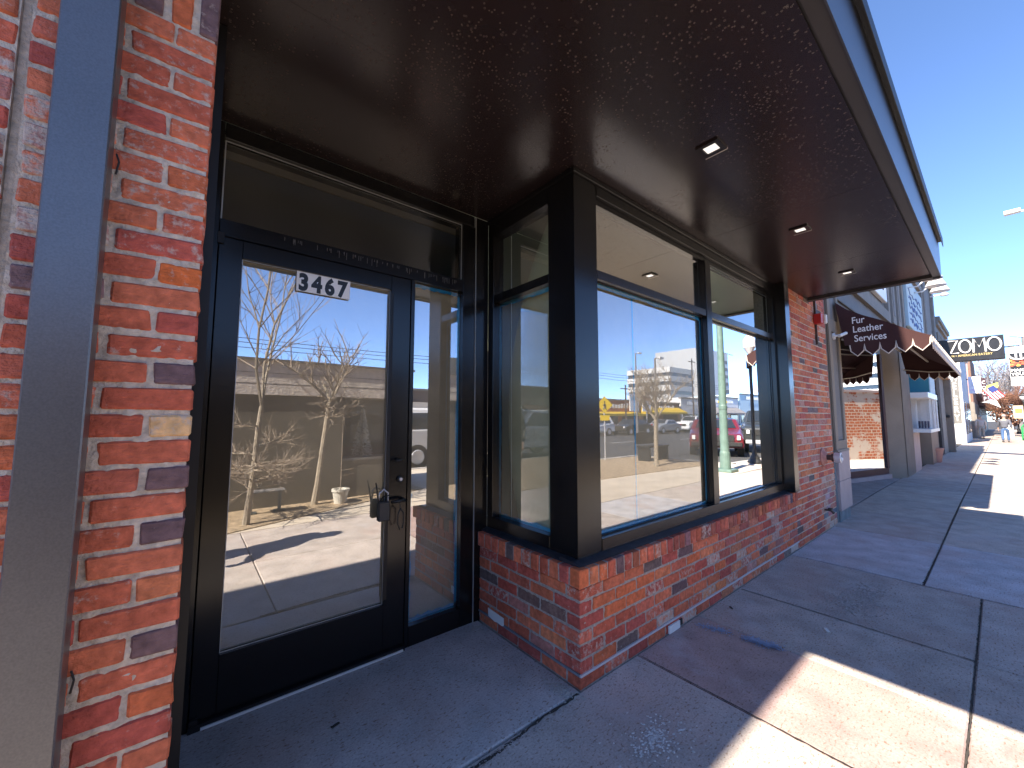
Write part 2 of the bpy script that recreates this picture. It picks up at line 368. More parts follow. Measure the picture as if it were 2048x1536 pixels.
# ================================================================== SETTING: ground
def slab_mesh_obj(parent, x0, x1, y0, y1, col, name='paving_slab'):
    g = .004 if x0 < 2.9 else .0065; nx = max(1, int((x1-x0)/.5)); ny = max(1, int((y1-y0)/.5))
    b = MB(); z = lambda x: gz(x)
    vs = []
    X = [x0+g, x0+g+.006] + [x0+(x1-x0)*i/nx for i in range(1, nx)] + [x1-g-.006, x1-g]
    Y = [y0+g, y0+g+.006] + [y0+(y1-y0)*i/ny for i in range(1, ny)] + [y1-g-.006, y1-g]
    for j, yy in enumerate(Y):
        for i, xx in enumerate(X):
            e = -.005 if i in (0, len(X)-1) or j in (0, len(Y)-1) else 0
            vs.append((xx, yy, z(xx) + e))
    n = len(X); fs = [(j*n+i, j*n+i+1, (j+1)*n+i+1, (j+1)*n+i) for j in range(len(Y)-1) for i in range(n-1)]
    # sides
    m0 = len(vs)
    ring = [(X[0], Y[0]), (X[-1], Y[0]), (X[-1], Y[-1]), (X[0], Y[-1])]
    vs += [(a, c, z(a) - .005) for a, c in ring] + [(a, c, z(a) - .06) for a, c in ring]
    fs += [(m0+k, m0+(k+1) % 4, m0+4+(k+1) % 4, m0+4+k) for k in range(4)]
    b.add(vs, fs); o = b.build(name, CONC, parent); o.color = (*col, 1)
    return o
ground = bpy.data.objects.new('ground', bpy.data.meshes.new('ground')); COL.objects.link(ground); ground['kind'] = 'structure'
_m = MB()
_gx = [-400, -60, 8, 60, 120, 400]
def gz2(x): return gz(min(x, 120)) - .24
for i in range(len(_gx)-1):
    a, c = _gx[i], _gx[i+1]
    _m.quad((a, -300, gz2(a)), (c, -300, gz2(c)), (c, 300, gz2(c)), (a, 300, gz2(a)))
ground.data.from_pydata(_m.v, [], _m.f); ground.data.materials.append(DIRT)

walk = bpy.data.objects.new('sidewalk', None); COL.objects.link(walk); walk['kind'] = 'structure'
GREY = [(.50,.445,.405),(.45,.405,.38),(.52,.465,.42),(.47,.425,.40)]
REDS = (.40,.295,.275)
xs = [-9.5, -8, -6.4, -4.9, -3.4, -2.2, -1.0, .47, 1.17, 1.83, 3.02, 4.62, 5.95, 7.5, 9.2, 11.0, 12.8, 14.6, 16.6, 18.6, 20.8, 23, 25.5, 28, 31, 34, 38, 42, 47, 52, 58, 65, 75, 90, 110]
rs = random.Random(5)
for i in range(len(xs)-1):
    a, c = xs[i], xs[i+1]
    ys = [(-1.195, .0), (-2.40, -1.195)] if a < 3 else [(-.895, 0), (-2.40, -.895)]
    ys += [(-3.40, -2.40)] if a >= 10.5 else []
    for (u, v) in ys:
        if v == 0: v = 0.10 if c > 4.9 else .003
        col = rs.choice(GREY)
        if a == .47: col = REDS
        if a == -1.0: col = (.49,.435,.40)
        if a == 1.17: col = (.47,.415,.38)
        if abs(a-3.02) < .01: col = (.50,.50,.53)
        if a > 25: col = (.43,.36,.305)
        k = rs.uniform(.94, 1.06); col = tuple(q*k for q in col)
        slab_mesh_obj(walk, a, c, u, v, col)
slab_mesh_obj(walk, 5.51, 10.66, .105, 2.0, (.42,.38,.37))
slab_mesh_obj(walk, -1.60, -.001, .006, .93, (.50,.47,.46))       # the recess floor before the door
bx('paving_bed', DIRT, walk, -60, 3, -6.5, -.001, -.12, -.030)
_pb = MB()
for i in range(len(xs)-1):
    a, c = max(xs[i], 3), xs[i+1]
    if c <= 3: continue
    e = -6.5 if a < 10.5 else -3.4
    _pb.quad((a, e, gz(a)-.030), (c, e, gz(c)-.030), (c, 1.2, gz(c)-.030), (a, 1.2, gz(a)-.030))
_pb.build('paving_bed', DIRT, walk)
# bulb-out: planted beds, concrete strips, kerbs
def flat(name, m, pts, z, parent=None, kind='structure', h=.03):
    b = MB().prism(pts, 2, z - h, z); o = b.build(name, m, parent)
    if parent is None and kind: o['kind'] = kind
    return o
flat('mulch_bed', MULCH, [(-9.5, -6.3), (-9.5, -2.42), (-1.4, -2.30), (1.9, -3.62), (1.9, -6.3)], .012)
flat('mulch_bed', MULCH, [(3.6, -6.3), (3.6, -3.9), (10.3, -3.6), (10.3, -6.3)], .012)
flat('plaza_paving', mat('concrete_plaza', (.56,.49,.40), .9, noise=(2.2, .86, 1.1), noise2=(70, .9, 1.08), bump=(120, .3, .003)),
     [(-1.4, -2.403), (-1.4, -2.30), (1.9, -3.62), (1.9, -6.3), (3.6, -6.3), (3.6, -3.9), (10.49, -3.6), (10.49, -2.403)], .0)
bx('kerb', CONC2, None, -60, 10.6, -6.5, -6.32, -.12, .008)['kind'] = 'structure'
bx('kerb', CONC2, None, 10.48, 10.62, -6.31, -3.42, -.12, .006)['kind'] = 'structure'
_k = MB()
for i in range(len(xs)-1):
    a, c = max(xs[i], 10.64), xs[i+1]
    if c > a:
        _k.add([(a,-3.58,gz(a)-.16),(c,-3.58,gz(c)-.16),(c,-3.41,gz(c)-.16),(a,-3.41,gz(a)-.16),(a,-3.58,gz(a)),(c,-3.58,gz(c)),(c,-3.41,gz(c)),(a,-3.41,gz(a))],
               [(0,3,2,1),(4,5,6,7),(0,1,5,4),(1,2,6,5),(2,3,7,6),(3,0,4,7)])
tag(_k.build('kerb', CONC2), kind='structure')
_r = MB()
for a, c in ((-200, 8), (8, 120), (120, 400)):
    _r.quad((a, -22.5, gz(min(a,120))-.125), (c, -22.5, gz(min(c,120))-.125), (c, -3.45, gz(min(c,120))-.125), (a, -3.45, gz(min(a,120))-.125))
road = _r.build('road', ASPH); road['kind'] = 'structure'
_m2 = MB()
for k in range(14):
    x = -30 + k*8; _m2.quad((x, -13.1, gz(x)-.119), (x+3, -13.1, gz(x+3)-.119), (x+3, -12.98, gz(x+3)-.119), (x, -12.98, gz(x)-.119))
for k in range(7): _m2.quad((5.0, -8-k*2, -.119), (8, -8-k*2, -.119), (8, -7.3-k*2, -.119), (5.0, -7.3-k*2, -.119))
_m2.build('road_marking', mat('road_paint', (.72,.72,.70), .7, noise=(12,.8,1.05)), road)
tag(MB().box(-200, 160, -27, -22.4, -.2, -.02).build('far_sidewalk', CONC2), kind='structure')

# dirt in joints, cracks, litter and stains
def crack(pts, w, m=DIRT, z=.0035, seed=1):
    rr = random.Random(seed); b = MB(); P = []
    for i in range(len(pts)-1):
        p, q = Vector(pts[i]), Vector(pts[i+1]); n = max(2, int((q-p).length/.02))
        for k in range(n): P.append(p.lerp(q, k/n))
    P.append(Vector(pts[-1])); L = []; Rr = []
    for i, p in enumerate(P):
        d = (P[min(i+1, len(P)-1)] - P[max(0, i-1)]).normalized(); nrm = Vector((-d.y, d.x))
        o = rr.uniform(-.3, .3)*w; a = w*rr.uniform(.25, .75)
        L.append(p + nrm*(o+a)); Rr.append(p + nrm*(o-a))
    vs = [(p.x, p.y, z+gz(p.x)) for p in L] + [(p.x, p.y, z+gz(p.x)) for p in Rr]; n = len(L)
    b.add(vs, [(i, i+1, n+i+1, n+i) for i in range(n-1)])
    o = b.build('pavement_crack', m, walk); return o
STAIN = mat('pavement_scab', (.37,.33,.31), .95, noise=(60,.6,1.5), bump=(120,1,.006))
def scabs(cx, cy, rx, ry, n, seed, s=(.004, .012), m=STAIN):
    rr = random.Random(seed); b = MB()
    for _ in range(n):
        a = rr.uniform(0, 6.28); q = abs(rr.gauss(0, .55)); x = cx+math.cos(a)*rx*q; y = cy+math.sin(a)*ry*q; r = rr.uniform(*s)
        k = rr.randint(4, 6); t0 = rr.uniform(0, 6); pts = [(x+math.cos(t0+6.283*i/k)*r*rr.uniform(.5, 1.5), y+math.sin(t0+6.283*i/k)*r*rr.uniform(.4, 1.), gz(x)+.002) for i in range(k)]
        b.v += pts + [(x, y, gz(x)+.004+r*.12)]; o = len(b.v)-k-1
        b.f += [(o+i, o+(i+1) % k, o+k) for i in range(k)]
    o = b.build('gum_scabs', m, walk, kind='stuff'); return o
crack([(-.03, -.004), (-.12, -.012), (-.23, -.006), (-.38, -.018), (-.54, -.03), (-.75, -.022), (-1.1, -.01)], .013, seed=2); scabs(-.45, -.03, .30, .018, 160, 22, (.003, .010))
crack([(3.02, -.10), (3.03, -.5), (2.99, -.9), (3.0, -1.5)], .006, seed=4)
crack([(3.05, -.895), (4.4, -.90), (6.0, -.893), (9.0, -.895)], .009, seed=5)
crack([(.2, -1.195), (1.5, -1.197), (3.0, -1.193)], .006, seed=6)
crack([(.47, -.03), (.468, -.7), (.47, -1.2)], .006, seed=7)
crack([(1.83, -.03), (1.83, -.7), (1.83, -1.2)], .007, seed=8)
scabs(-.9, .42, .35, .22, 26, 30, (.002, .006)); scabs(-.45, .25, .3, .2, 22, 31, (.002, .006)); scabs(-.06, .80, .06, .05, 60, 33, (.003, .012), CONC2); scabs(2.15, -.62, .28, .16, 620, 3); scabs(2.5, -.66, .22, .12, 380, 4)
scabs(.02, -.38, .22, .12, 300, 8, (.003, .009), mat('pale_scab', (.60,.57,.55), .95, noise=(60,.7,1.2))); scabs(-.25, -.5, .3, .1, 60, 9, (.003, .007))
scabs(-.06, .06, .05, .10, 120, 10, (.004, .012), CONC2)
BLUES = mat('blue_spray', (.30,.38,.52), .9, noise=(25,.7,1.3))
def smear(pts, w, m, seed, n=60):
    rr = random.Random(seed); b = MB(); pts = [Vector(p) for p in pts]
    for _ in range(n):
        i = rr.randrange(len(pts)-1); p = pts[i].lerp(pts[i+1], rr.random()) + Vector((rr.gauss(0, w), rr.gauss(0, w)))
        r = rr.uniform(.0015, .0045); k = 6
        b.add([(p.x+math.cos(6.283*j/k)*r*1.6, p.y+math.sin(6.283*j/k)*r, .0022) for j in range(k)], [tuple(range(k))])
    b.v = [(x, y, .0016 + .00002*(i//6)) for i, (x, y, z) in enumerate(b.v)]
    return b.build('spray_mark', m, walk, kind='stuff')
smear([(1.05, -.08), (1.10, -.22)], .018, BLUES, 1, 260); smear([(1.11, -.32), (1.14, -.48)], .018, BLUES, 2, 700)
LITTER = mat('litter_white', (.7,.7,.68), .8)
def litter(name, label, x, y, l, w, rz, m, cat='litter'):
    b = MB().prism([(-l/2, -w/2), (l/2, -w/3), (l/2.2, w/2), (0, w/1.7), (-l/2, w/2.5)], 2, 0, .004)
    o = b.build(name, m); o.location = (x, y, gz(x)+.0015); o.rotation_euler = (0, 0, rz); return tag(o, label, cat)
litter('paper_scrap', 'small white scrap of paper on the grey slab near the sunlit patch', 1.60, -.60, .05, .02, .5, LITTER)
litter('dry_leaf', 'dark curled leaf lying on the recess floor before the door', -.98, .52, .035, .012, .3, DIRT, 'leaf')
litter('wood_chip', 'dark wood chip on the pavement beside the brick bulkhead', 1.45, -.10, .03, .01, .8, DIRT, 'debris')

# ================================================================== our building
bldg = thing('storefront_building', 'dark recessed corner storefront with brick base and big parapet above', 'building')
bx('parapet_wall', TAND, bldg, -12, -1.52, .02, .30, 3.20, 5.25)
bx('parapet_wall', TAND, bldg, -1.519, 4.70, .02, .30, 3.20, 8.05)
bx('parapet_wall', TAND, bldg, -12, -1.95, .02, .30, -.1, 3.2)
bx('roof', DARKW, bldg, -12, 4.70, .301, 6.2, 4.6, 4.8)
bx('end_wall', TAND, bldg, 4.60, 4.70, .31, 6.2, -.1, 4.6)
bx('end_wall', TAND, bldg, -12, -11.9, .31, 6.2, -.1, 4.6)
bx('rear_wall', TAND, bldg, -11.9, -1.7, 6.0, 6.19, -.1, 4.6); bx('rear_wall', TAND, bldg, -1.7, 4.6, 6.0, 6.19, 2.86, 4.6)  # unseen rear left open to let daylight onto the ceiling
tag(MB().box(-60, 60, 6.3, 60, -.14, -.10).build('rear_yard', CONC2), kind='structure')  # added unseen ground, bounces sun up to the interior ceiling
bx('interior_ceiling', CEILW, bldg, -1.6, 4.59, .93, 6.0, 2.84, 2.90)
bx('interior_ceiling', CEILW, bldg, .14, 4.59, .14, .929, 2.84, 2.90)
bx('interior_wall', DARKROOM, bldg, -1.70, -1.6, .93, 6.0, 0, 2.84)
bx('interior_wall', DARKROOM, bldg, -1.6, 4.59, 6.0, 6.1, 0, .5)
bx('interior_floor', CONC2, bldg, -1.6, 4.59, .94, 6.0, -.02, .02)
bx('interior_partition', mat('partition_grey', (.06,.065,.068), .8), bldg, -1.6, .14, 1.20, 1.28, .02, 2.71); bx('interior_beam', mat('tan_beam', (.24,.17,.10), .8), bldg, -1.6, .14, 1.19, 1.28, 2.712, 2.79)

# ---- brick pier left of the door (bricks as in the photo)
pier = thing('brick_pier', 'old red brick pier with pale mortar between steel post and door', 'brick pier', (-1.7, 0, 0))
def ploc(x): return x + 1.7
bx('mortar', MORTAR, pier, ploc(-1.8875), ploc(-1.538), .012, .868, -.02, 3.3)
def mortar_skin(parent, x0, x1, z0, z1, y, seed, axis=1, step=.008, amp=.0042, m=None):
    '''the smeared face of the joints: a fine uneven sheet that laps a little over the brick edges'''
    from mathutils import noise as nz_
    nx = int((x1-x0)/step); nz = int((z1-z0)/step); vs = []
    for j in range(nz+1):
        for i in range(nx+1):
            a = x0+(x1-x0)*i/nx; c = z0+(z1-z0)*j/nz
            d = amp*(nz_.noise(Vector((a*38, c*38, seed)))*1.1 + nz_.noise(Vector((a*95, c*95, seed)))*.7)
            vs.append((a, y+d, c) if axis == 1 else (y+d, a, c))
    n = nx+1; b = MB(); b.v = vs; b.f = [(j*n+i, j*n+i+1, (j+1)*n+i+1, (j+1)*n+i) for j in range(nz) for i in range(nx)]
    return b.build('mortar_joint', m or MORTAR, parent, smooth=True)
mortar_skin(pier, ploc(-1.872), ploc(-1.538), -.02, 3.0, .0050, 1)
rp = random.Random(21)
SPEC = {(-10, 'h'): ORG[0], (-8, 'h'): DRK[1], (-6, 'h'): ORG[1], (-4, 'h'): DRK[0], (-2, 'h'): DRK[1], (0, 'h'): (.80,.50,.24), (2, 'h'): DRK[0], (4, 'h'): RED[3],
        (6, 'h'): (.62,.15,.045), (8, 'h'): RED[1], (10, 'h'): ORG[2], (12, 'h'): RED[2], (14, 'h'): RED[0], (-12, 'h'): RED[2]}
PZ, P0 = .0668, 1.295
for k in range(-19, 17):
    z = P0 + k*PZ; h = PZ - .0115
    if z > 2.40: continue
    def col(c=None, w=.1):
        q = brick_colour(rp, w)
        return (*c, rp.uniform(.14, .24)) if c else q
    if k % 2 == 0:
        spans = [(-1.618, -1.533, SPEC.get((k, 'h')), .3), (-1.805, -1.629, rp.choice(RED[:5]), .35), (-1.868, -1.816, None, .2)]
    else:
        spans = [(-1.707, -1.533, rp.choice(RED[:6]), .3), (-1.868, -1.718, None, .2)]
    for a, c, cc, w in spans:
        q = col(cc, w)
        if k > 5: q = (*q[:3], q[3] + .06)
        if k == 0 and a == -1.618: q = (*q[:3], .30)
        a += rp.uniform(-.003, .003)
        brick(pier, ploc((a+c)/2), .045, z, c-a, .09, h, q)
for i, (a, c) in enumerate(((-1.868, -1.80), (-1.785, -1.725), (-1.71, -1.652), (-1.636, -1.588), (-1.572, -1.532))):    # soldier course at the head
    brick(pier, ploc((a+c)/2), .045, 2.475, c-a, .09, .155, [DRK[0], RED[3], DRK[1], ORG[0], DRK[0]][i] + (.22,))
for k in range(9):
    z = 2.60 + k*PZ
    for a, c in (((-1.868, -1.72), (-1.71, -1.533)) if k % 2 else ((-1.868, -1.80), (-1.79, -1.63), (-1.62, -1.533))):
        brick(pier, ploc((a+c)/2), .045, z, c-a, .09, PZ-.0115, brick_colour(rp, .3))
finish_bricks(pier)
lw = thing('brick_wall', 'strip of weathered red brick wall left of the steel post', 'brick wall', (-2.3, 0, 0))
bx('mortar', MORTAR, lw, .412-.6+.05, .412, .000, .30, -.02, 3.3)
for k in range(-19, 30):
    z = P0 + .02 + k*PZ
    q = brick_colour(rp, .4); L = .10 if k % 2 else .17
    brick(lw, .41-L/2, .040, z, L, .09, PZ-.0115, (*q[:3], q[3]+.05))
    brick(lw, .41-L-.012-.09, .040, z, .18, .09, PZ-.0115, brick_colour(rp, .4))
finish_bricks(lw)
post = thing('steel_post', 'tall blue-grey steel post standing in front of the brick pier', 'post', (-1.768, 0, 0))
bx('shaft', POSTM, post, -.048, .048, -.076, -.004, .012, 2.69, bevel=.003)
bx('base_plate', POSTM, post, -.07, .07, -.12, -.004, 0, .012)
for z in (1.94, .72):
    wire = MB(); wire.tube([(.054, -.010, z+.03), (.060, -.014, z+.01), (.055, -.006, z-.02)], .0022, 6); wire.build('wire_clip', IRON, post)

# ---- brick bulkhead under the corner window
bulk = thing('brick_bulkhead', 'low red brick bulkhead with rowlock sill under the corner window', 'brick wall', (0, 0, 0))
BZ = .0685
MORT = MB()
MORT.box(.0065, 3.30, .0065, .25, -.03, .478); MORT.box(.0065, .25, .2505, .868, -.03, .478)
MORT.box(-.013, 3.30, -.013, .07, .4785, .562); MORT.box(-.013, .07, .0705, .868, .4785, .562)
MORT.v = [(x, y, z) for x, y, z in MORT.v]; MORTG = mat('grey_mortar', (.40, .355, .32), .95, noise=(60, .72, 1.15), noise2=(6, .88, 1.08), bump=(140, 1.0, .005), spec=.2)
MORT.build('mortar', MORTG, bulk)
mortar_skin(bulk, .004, 3.30, -.02, .478, .0046, 3, m=MORTG); mortar_skin(bulk, .004, .868, -.02, .478, .0046, 4, axis=0, m=MORTG)
rb = random.Random(77)
for k in range(7):
    z = BZ*(k+.5); h = BZ - .0115
    zz = z - .004
    # front run
    x = 0.0 if k % 2 == 0 else .101
    first = True
    while x < 3.285:
        L = .181 if not (first and k % 2 == 0) else .181
        L += rb.uniform(-.006, .006)
        if x + L > 3.24: L = 3.295 - x
        q = brick_colour(rb, .13)
        if k < 3 and rb.random() < .25: q = (*q[:3], q[3]+.1)
        if x > 1.2 and rb.random() < .4: q = (q[0]*.95, q[1]*1.25, q[2]*1.3, q[3]+.05)
        if k in (4, 5) and .0 < x < .5: q = (*rb.choice(ORG), .2)
        brick(bulk, x+L/2, .045, zz, L, .09, h, q); x += L + .0112; first = False
    # return run
    y = .101 if k % 2 == 0 else 0.0
    while y < .86:
        L = .181 + rb.uniform(-.006, .006)
        if y + L > .80: L = .866 - y
        if L < .02: break
        q = brick_colour(rb, .06)
        if k == 4 and .6 < y: q = (*DRK[2], .1)
        if k % 2 == 1 and y == 0: lx, cx = .09, .045
        else: lx, cx = .09, .045
        brick(bulk, cx, y+L/2, zz, lx, L, h, q); y += L + .0112
# rowlock sill
RP = .0735
x = .062
while x < 3.29:
    q = brick_colour(rb, .15)
    if rb.random() < .45: q = (q[0]*.62, q[1]*.72, q[2]*.9, q[3])
    if x < .35: q = (*rb.choice(ORG+RED[:2]+DRK[:1]), .22)
    brick(bulk, x+.030, .032, .5225, .0615, .103, .086, q); x += RP
y = .062
while y < .86:
    q = brick_colour(rb, .05)
    brick(bulk, .032, y+.030, .5225, .103, .0615, .086, q); y += RP
brick(bulk, .014, .014, .5225, .068, .068, .087, (*ORG[0], .15))
finish_bricks(bulk)
MB().box(-.0045, 3.305, -.0060, 0.004, .0620, .0735).build('drip_strip', mat('zinc_bright', (.60,.61,.64), .45, metal=.3), bulk)
MB().box(-.0045, .004, .0045, .866, .0600, .0720).build('drip_strip', mat('dull_zinc', (.22,.24,.27), .5, metal=.3), bulk)
pp = MB().prism([(.60, .068), (.62, .062), (.66, .066), (.69, .060), (.755, .072), (.760, .118), (.60, .112)], 0, -.0065, -.003)
pp.build('paint_patch', WHITEP, bulk)['label'] = 'white ragged patch on the return face'
vc = MB().box(.80, .925, -.010, .0, .002, .046); vc.build('vent_cover', WHITEP, bulk)['label'] = 'small white vent cover at pavement level'
MB().box(.926, .960, -.008, .0, .012, .046).build('vent_opening', RUBBER, bulk)

# ---- brick wall right of the window
rw = thing('brick_wall', 'weathered red brick wall between corner window and stone pilaster', 'brick wall', (3.30, 0, 0))
bx('mortar', MORTAR, rw, 0, 1.52, .012, .30, -.05, 3.45); mortar_skin(rw, 0, 1.52, -.05, 3.3, .0050, 5, step=.014)
rr_ = random.Random(99)
courses = list(range(0, 49))
for k in courses:
    z = BZ*(k+.5) - .004
    x = .004 if k % 2 == 0 else .10
    if k % 2: brick(rw, .048, .045, z, .088, .09, BZ-.0115, brick_colour(rr_, .2))
    while x < 1.50:
        L = .181 + rr_.uniform(-.006, .006)
        if x + L > 1.46: L = 1.52 - x
        q = brick_colour(rr_, .10 if z > .6 else .3)
        if z > .6: q = (q[0]*1.02, q[1]*1.25, q[2]*1.3, q[3]+(.05 if x > .9 else 0))
        elif x > .8: q = (q[0]*.9, q[1]*1.6, q[2]*2.1, q[3]+.06)
        brick(rw, x+L/2, .045, z, L, .09, BZ-.0115, q); x += L + .0112
finish_bricks(rw)

# ---- canopy
can = thing('canopy', 'dark bronze flat metal canopy with pale fascia over the storefront', 'canopy', (0, 0, 0))
XL, XR, YF = -1.45, 4.13, -1.083
for a, c in ((XL+.01, 1.55), (1.553, 2.90), (2.903, 4.036)):
    b = MB()
    if c < 1:
        b.box(a, c, -1.018, .058, 2.712, 2.716)
    else: b.box(a, c, -1.018, .058, 2.712, 2.716)
    b.build('soffit_panel', SOFFIT, can)
MB().box(-1.60, .056, .0595, .868, 2.712, 2.716).build('soffit_panel', SOFFIT, can)
MB().box(-1.60, XL+.008, .003, .058, 2.712, 2.716).build('soffit_panel', SOFFIT, can)
BORD = mat('soffit_border', (.050,.046,.046), .32, spec=.4, noise=(3,.9,1.1)); bx('border_trim', BORD, can, XL, XR, -1.082, -1.030, 2.700, 2.74); bx('border_groove', DARKW, can, XL+.01, 4.05, -1.029, -1.019, 2.722, 2.74)
bx('end_trim', BORD, can, 4.070, XR, -1.029, -.012, 2.690, 2.74)
bx('end_trim', SOFFIT, can, XL, XL+.008, -1.020, .002, 2.690, 2.74)
bx('core', DARKW, can, XL+.01, XR-.01, -1.07, -.005, 2.742, 3.02)
bx('fascia', FASCIA, can, XL-.004, XR+.004, YF-.006, YF, 2.686, 3.05)
bx('fascia', FASCIA, can, XR, XR+.004, YF+.001, -.004, 2.686, 3.05)
bx('fascia', FASCIA, can, XL-.004, XL, YF+.001, -.004, 2.686, 3.05)
bx('coping', BLACK2, can, XL-.03, XR+.03, YF-.035, .0, 3.052, 3.085)
bx('coping_lip', BLACK2, can, XL-.03, XR+.03, YF-.035, YF-.030, 3.00, 3.0515)
LENS = mat('led_lens', (.85,.84,.80), .4, emit=((1.0,.93,.85), .12))
for i, (x, y) in enumerate(((.49, -.504), (1.917, -.511), (3.316, -.519))):
    if i == 0:
        t = l0 = thing('recessed_light', 'square recessed canopy light nearest the door, largest of three', 'ceiling light', (x, y, 2.712), 0, 'recessed lights in the canopy')
        b = MB(); s = .056
        b.box(-s, s, -s, -s+.022, -.010, 0); b.box(-s, s, s-.022, s, -.010, 0); b.box(-s, -s+.022, -s+.0225, s-.0225, -.010, 0); b.box(s-.022, s, -s+.0225, s-.0225, -.010, 0)
        b.build('trim_frame', BRONZE, t); bx('bevel_edge', ALU, t, s+.0005, s+.008, -s, s, -.0095, -.001)
        bx('lens', LENS, t, -.030, .030, -.030, .030, -.006, -.002)
    else: copy_tree(l0, None, (x, y, 2.712), 0, ('middle square recessed light in the dark canopy above the right pane', 'farthest square recessed canopy light near the brick wall')[i-1])

# ---- corner window (front + return), frame in black aluminium
win = thing('corner_window', 'large black framed corner shop window with taped paper inside', 'window', (0, 0, 0))
F, G, Bk = .06, .11, .15
def fm(x0, x1, y0, y1, z0, z1, name='frame_rail', m=BLACK, bev=.0015): return bx(name, m, win, x0, x1, y0, y1, z0, z1, bevel=bev)
fm(F, .222, F, .265, .580, 2.680, 'corner_post')
fm(.2225, .262, F+.006, Bk, .581, 2.679, 'frame_stile')
fm(F+.006, Bk, .2655, .270, .581, 2.679, 'frame_stile')
fm(1.622, 1.712, F, Bk, .652, 2.585, 'mullion')
fm(3.125, 3.164, F+.002, Bk, .652, 2.585, 'frame_stile')
fm(.2625, 3.164, F, Bk, .584, .650, 'frame_rail', BRONZE)
fm(.2625, 3.164, F+.03, Bk-.002, 2.587, 2.680, 'frame_rail')
fm(.2625, 3.164, F, F+.028, 2.620, 2.680, 'frame_rail')
fm(.2625, 1.620, F+.004, Bk, 2.120, 2.172, 'transom_bar', BRONZE); fm(1.714, 3.123, F+.004, Bk, 2.120, 2.172, 'transom_bar', BRONZE)
fm(.045, 3.166, .045, .145, 2.682, 2.7095, 'head_trim'); fm(.045, .145, .1455, .868, 2.682, 2.7095, 'head_trim')
# return side
fm(F, Bk, .2705, .868, .584, .655, 'frame_rail'); fm(F, Bk, .2705, .868, 2.587, 2.680, 'frame_rail')
fm(F+.004, Bk, .2705, .806, 2.105, 2.160, 'transom_bar'); fm(F, Bk, .808, .868, .657, 2.585, 'frame_stile')
def pane(parent, m, pts, th=.004, name='glass_pane'):
    p = [Vector(q) for q in pts]; n = (p[1]-p[0]).cross(p[2]-p[1]).normalized()*th
    b = MB(); b.add([tuple(q) for q in p], [(0,1,2,3)])
    return b.build(name, m, parent)
def pane_y(parent, m, x0, x1, y, z0, z1): return pane(parent, m, [(x0,y,z0),(x1,y,z0),(x1,y,z1),(x0,y,z1)])
def pane_x(parent, m, x, y0, y1, z0, z1): return pane(parent, m, [(x,y0,z0),(x,y1,z0),(x,y1,z1),(x,y0,z1)])
pane_y(win, GLASS_WIN, .2622, 1.621, G, .650, 2.120); pane_y(win, GLASS_WIN, 1.713, 3.124, G, .650, 2.120)
pane_y(win, GLASS_WIN, .2622, 1.621, G, 2.172, 2.590); pane_y(win, GLASS_WIN, 1.713, 3.124, G, 2.172, 2.590)
pane_x(win, GLASS_SIDE, G, .270, .807, .655, 2.106); pane_x(win, GLASS_TR, G, .270, .807, 2.160, 2.587)
SPACER = mat('spacer_grey', (.45,.46,.46), .4, metal=.4)
def edge_line(parent, name, m, x0, x1, y, z0, z1, w, dy=.004):
    b = MB(); b.box(x0, x1, y, y+dy, z0, z0+w); b.box(x0, x1, y, y+dy, z1-w, z1); b.box(x0, x0+w, y, y+dy, z0+w+.0003, z1-w-.0003); b.box(x1-w, x1, y, y+dy, z0+w+.0003, z1-w-.0003)
    return b.build(name, m, parent)
edge_line(win, 'glazing_bead', BLACK2, .263, 1.620, G-.010, .6505, 2.1195, .006); edge_line(win, 'glazing_bead', BLACK2, 1.7135, 3.1235, G-.010, .6505, 2.1195, .006)
edge_line(win, 'glazing_bead', SPACER, .263, 1.620, G+.006, 2.173, 2.589, .006); edge_line(win, 'glazing_bead', SPACER, 1.7135, 3.1235, G+.006, 2.173, 2.589, .006)
# masking paper and blue tape just behind the lower panes
def ragged(parent, x0, x1, y, z0, z1, w, axis, seed, sides='tblr'):
    """strips of painter's tape with uneven inner edges"""
    q = random.Random(seed); b = MB()
    def P(a, z, d): return (a, y+d, z) if axis == 0 else (y+d, a, z)
    def strip(a0, c0, a1, c1, inward):
        n = 14
        for i in range(n):
            t0, t1 = i/n, (i+1)/n
            p0 = (a0+(a1-a0)*t0, c0+(c1-c0)*t0); p1 = (a0+(a1-a0)*t1, c0+(c1-c0)*t1)
            w0 = w*q.uniform(.8, 1.15) if i == 0 else wl; w1 = w*q.uniform(.8, 1.15)
            b.quad(P(p0[0], p0[1], 0), P(p1[0], p1[1], 0), P(p1[0]+inward[0]*w1, p1[1]+inward[1]*w1, 0), P(p0[0]+inward[0]*w0, p0[1]+inward[1]*w0, 0))
            wl = w1
            strip.w = w1
    def strip(a0, c0, a1, c1, inward):
        n = 14; ws = [w*q.uniform(.75, 1.2) for _ in range(n+1)]
        for i in range(n):
            t0, t1 = i/n, (i+1)/n
            p0 = (a0+(a1-a0)*t0, c0+(c1-c0)*t0); p1 = (a0+(a1-a0)*t1, c0+(c1-c0)*t1)
            b.quad(P(p0[0], p0[1], 0), P(p1[0], p1[1], 0), P(p1[0]+inward[0]*ws[i+1], p1[1]+inward[1]*ws[i+1], 0), P(p0[0]+inward[0]*ws[i], p0[1]+inward[1]*ws[i], 0))
    if 't' in sides: strip(x0, z1, x1, z1, (0, -1))
    if 'b' in sides: strip(x0, z0, x1, z0, (0, 1))
    if 'l' in sides: strip(x0, z0, x0, z1, (1, 0))
    if 'r' in sides: strip(x1, z0, x1, z1, (-1, 0))
    return b.build('masking_tape', TAPE, parent)
bx('masking_paper', PAPER, win, .155, 1.66, G+.030, G+.032, .60, 2.125)
bx('masking_paper', PAPER, win, 1.665, 3.19, G+.033, G+.035, .60, 2.125)
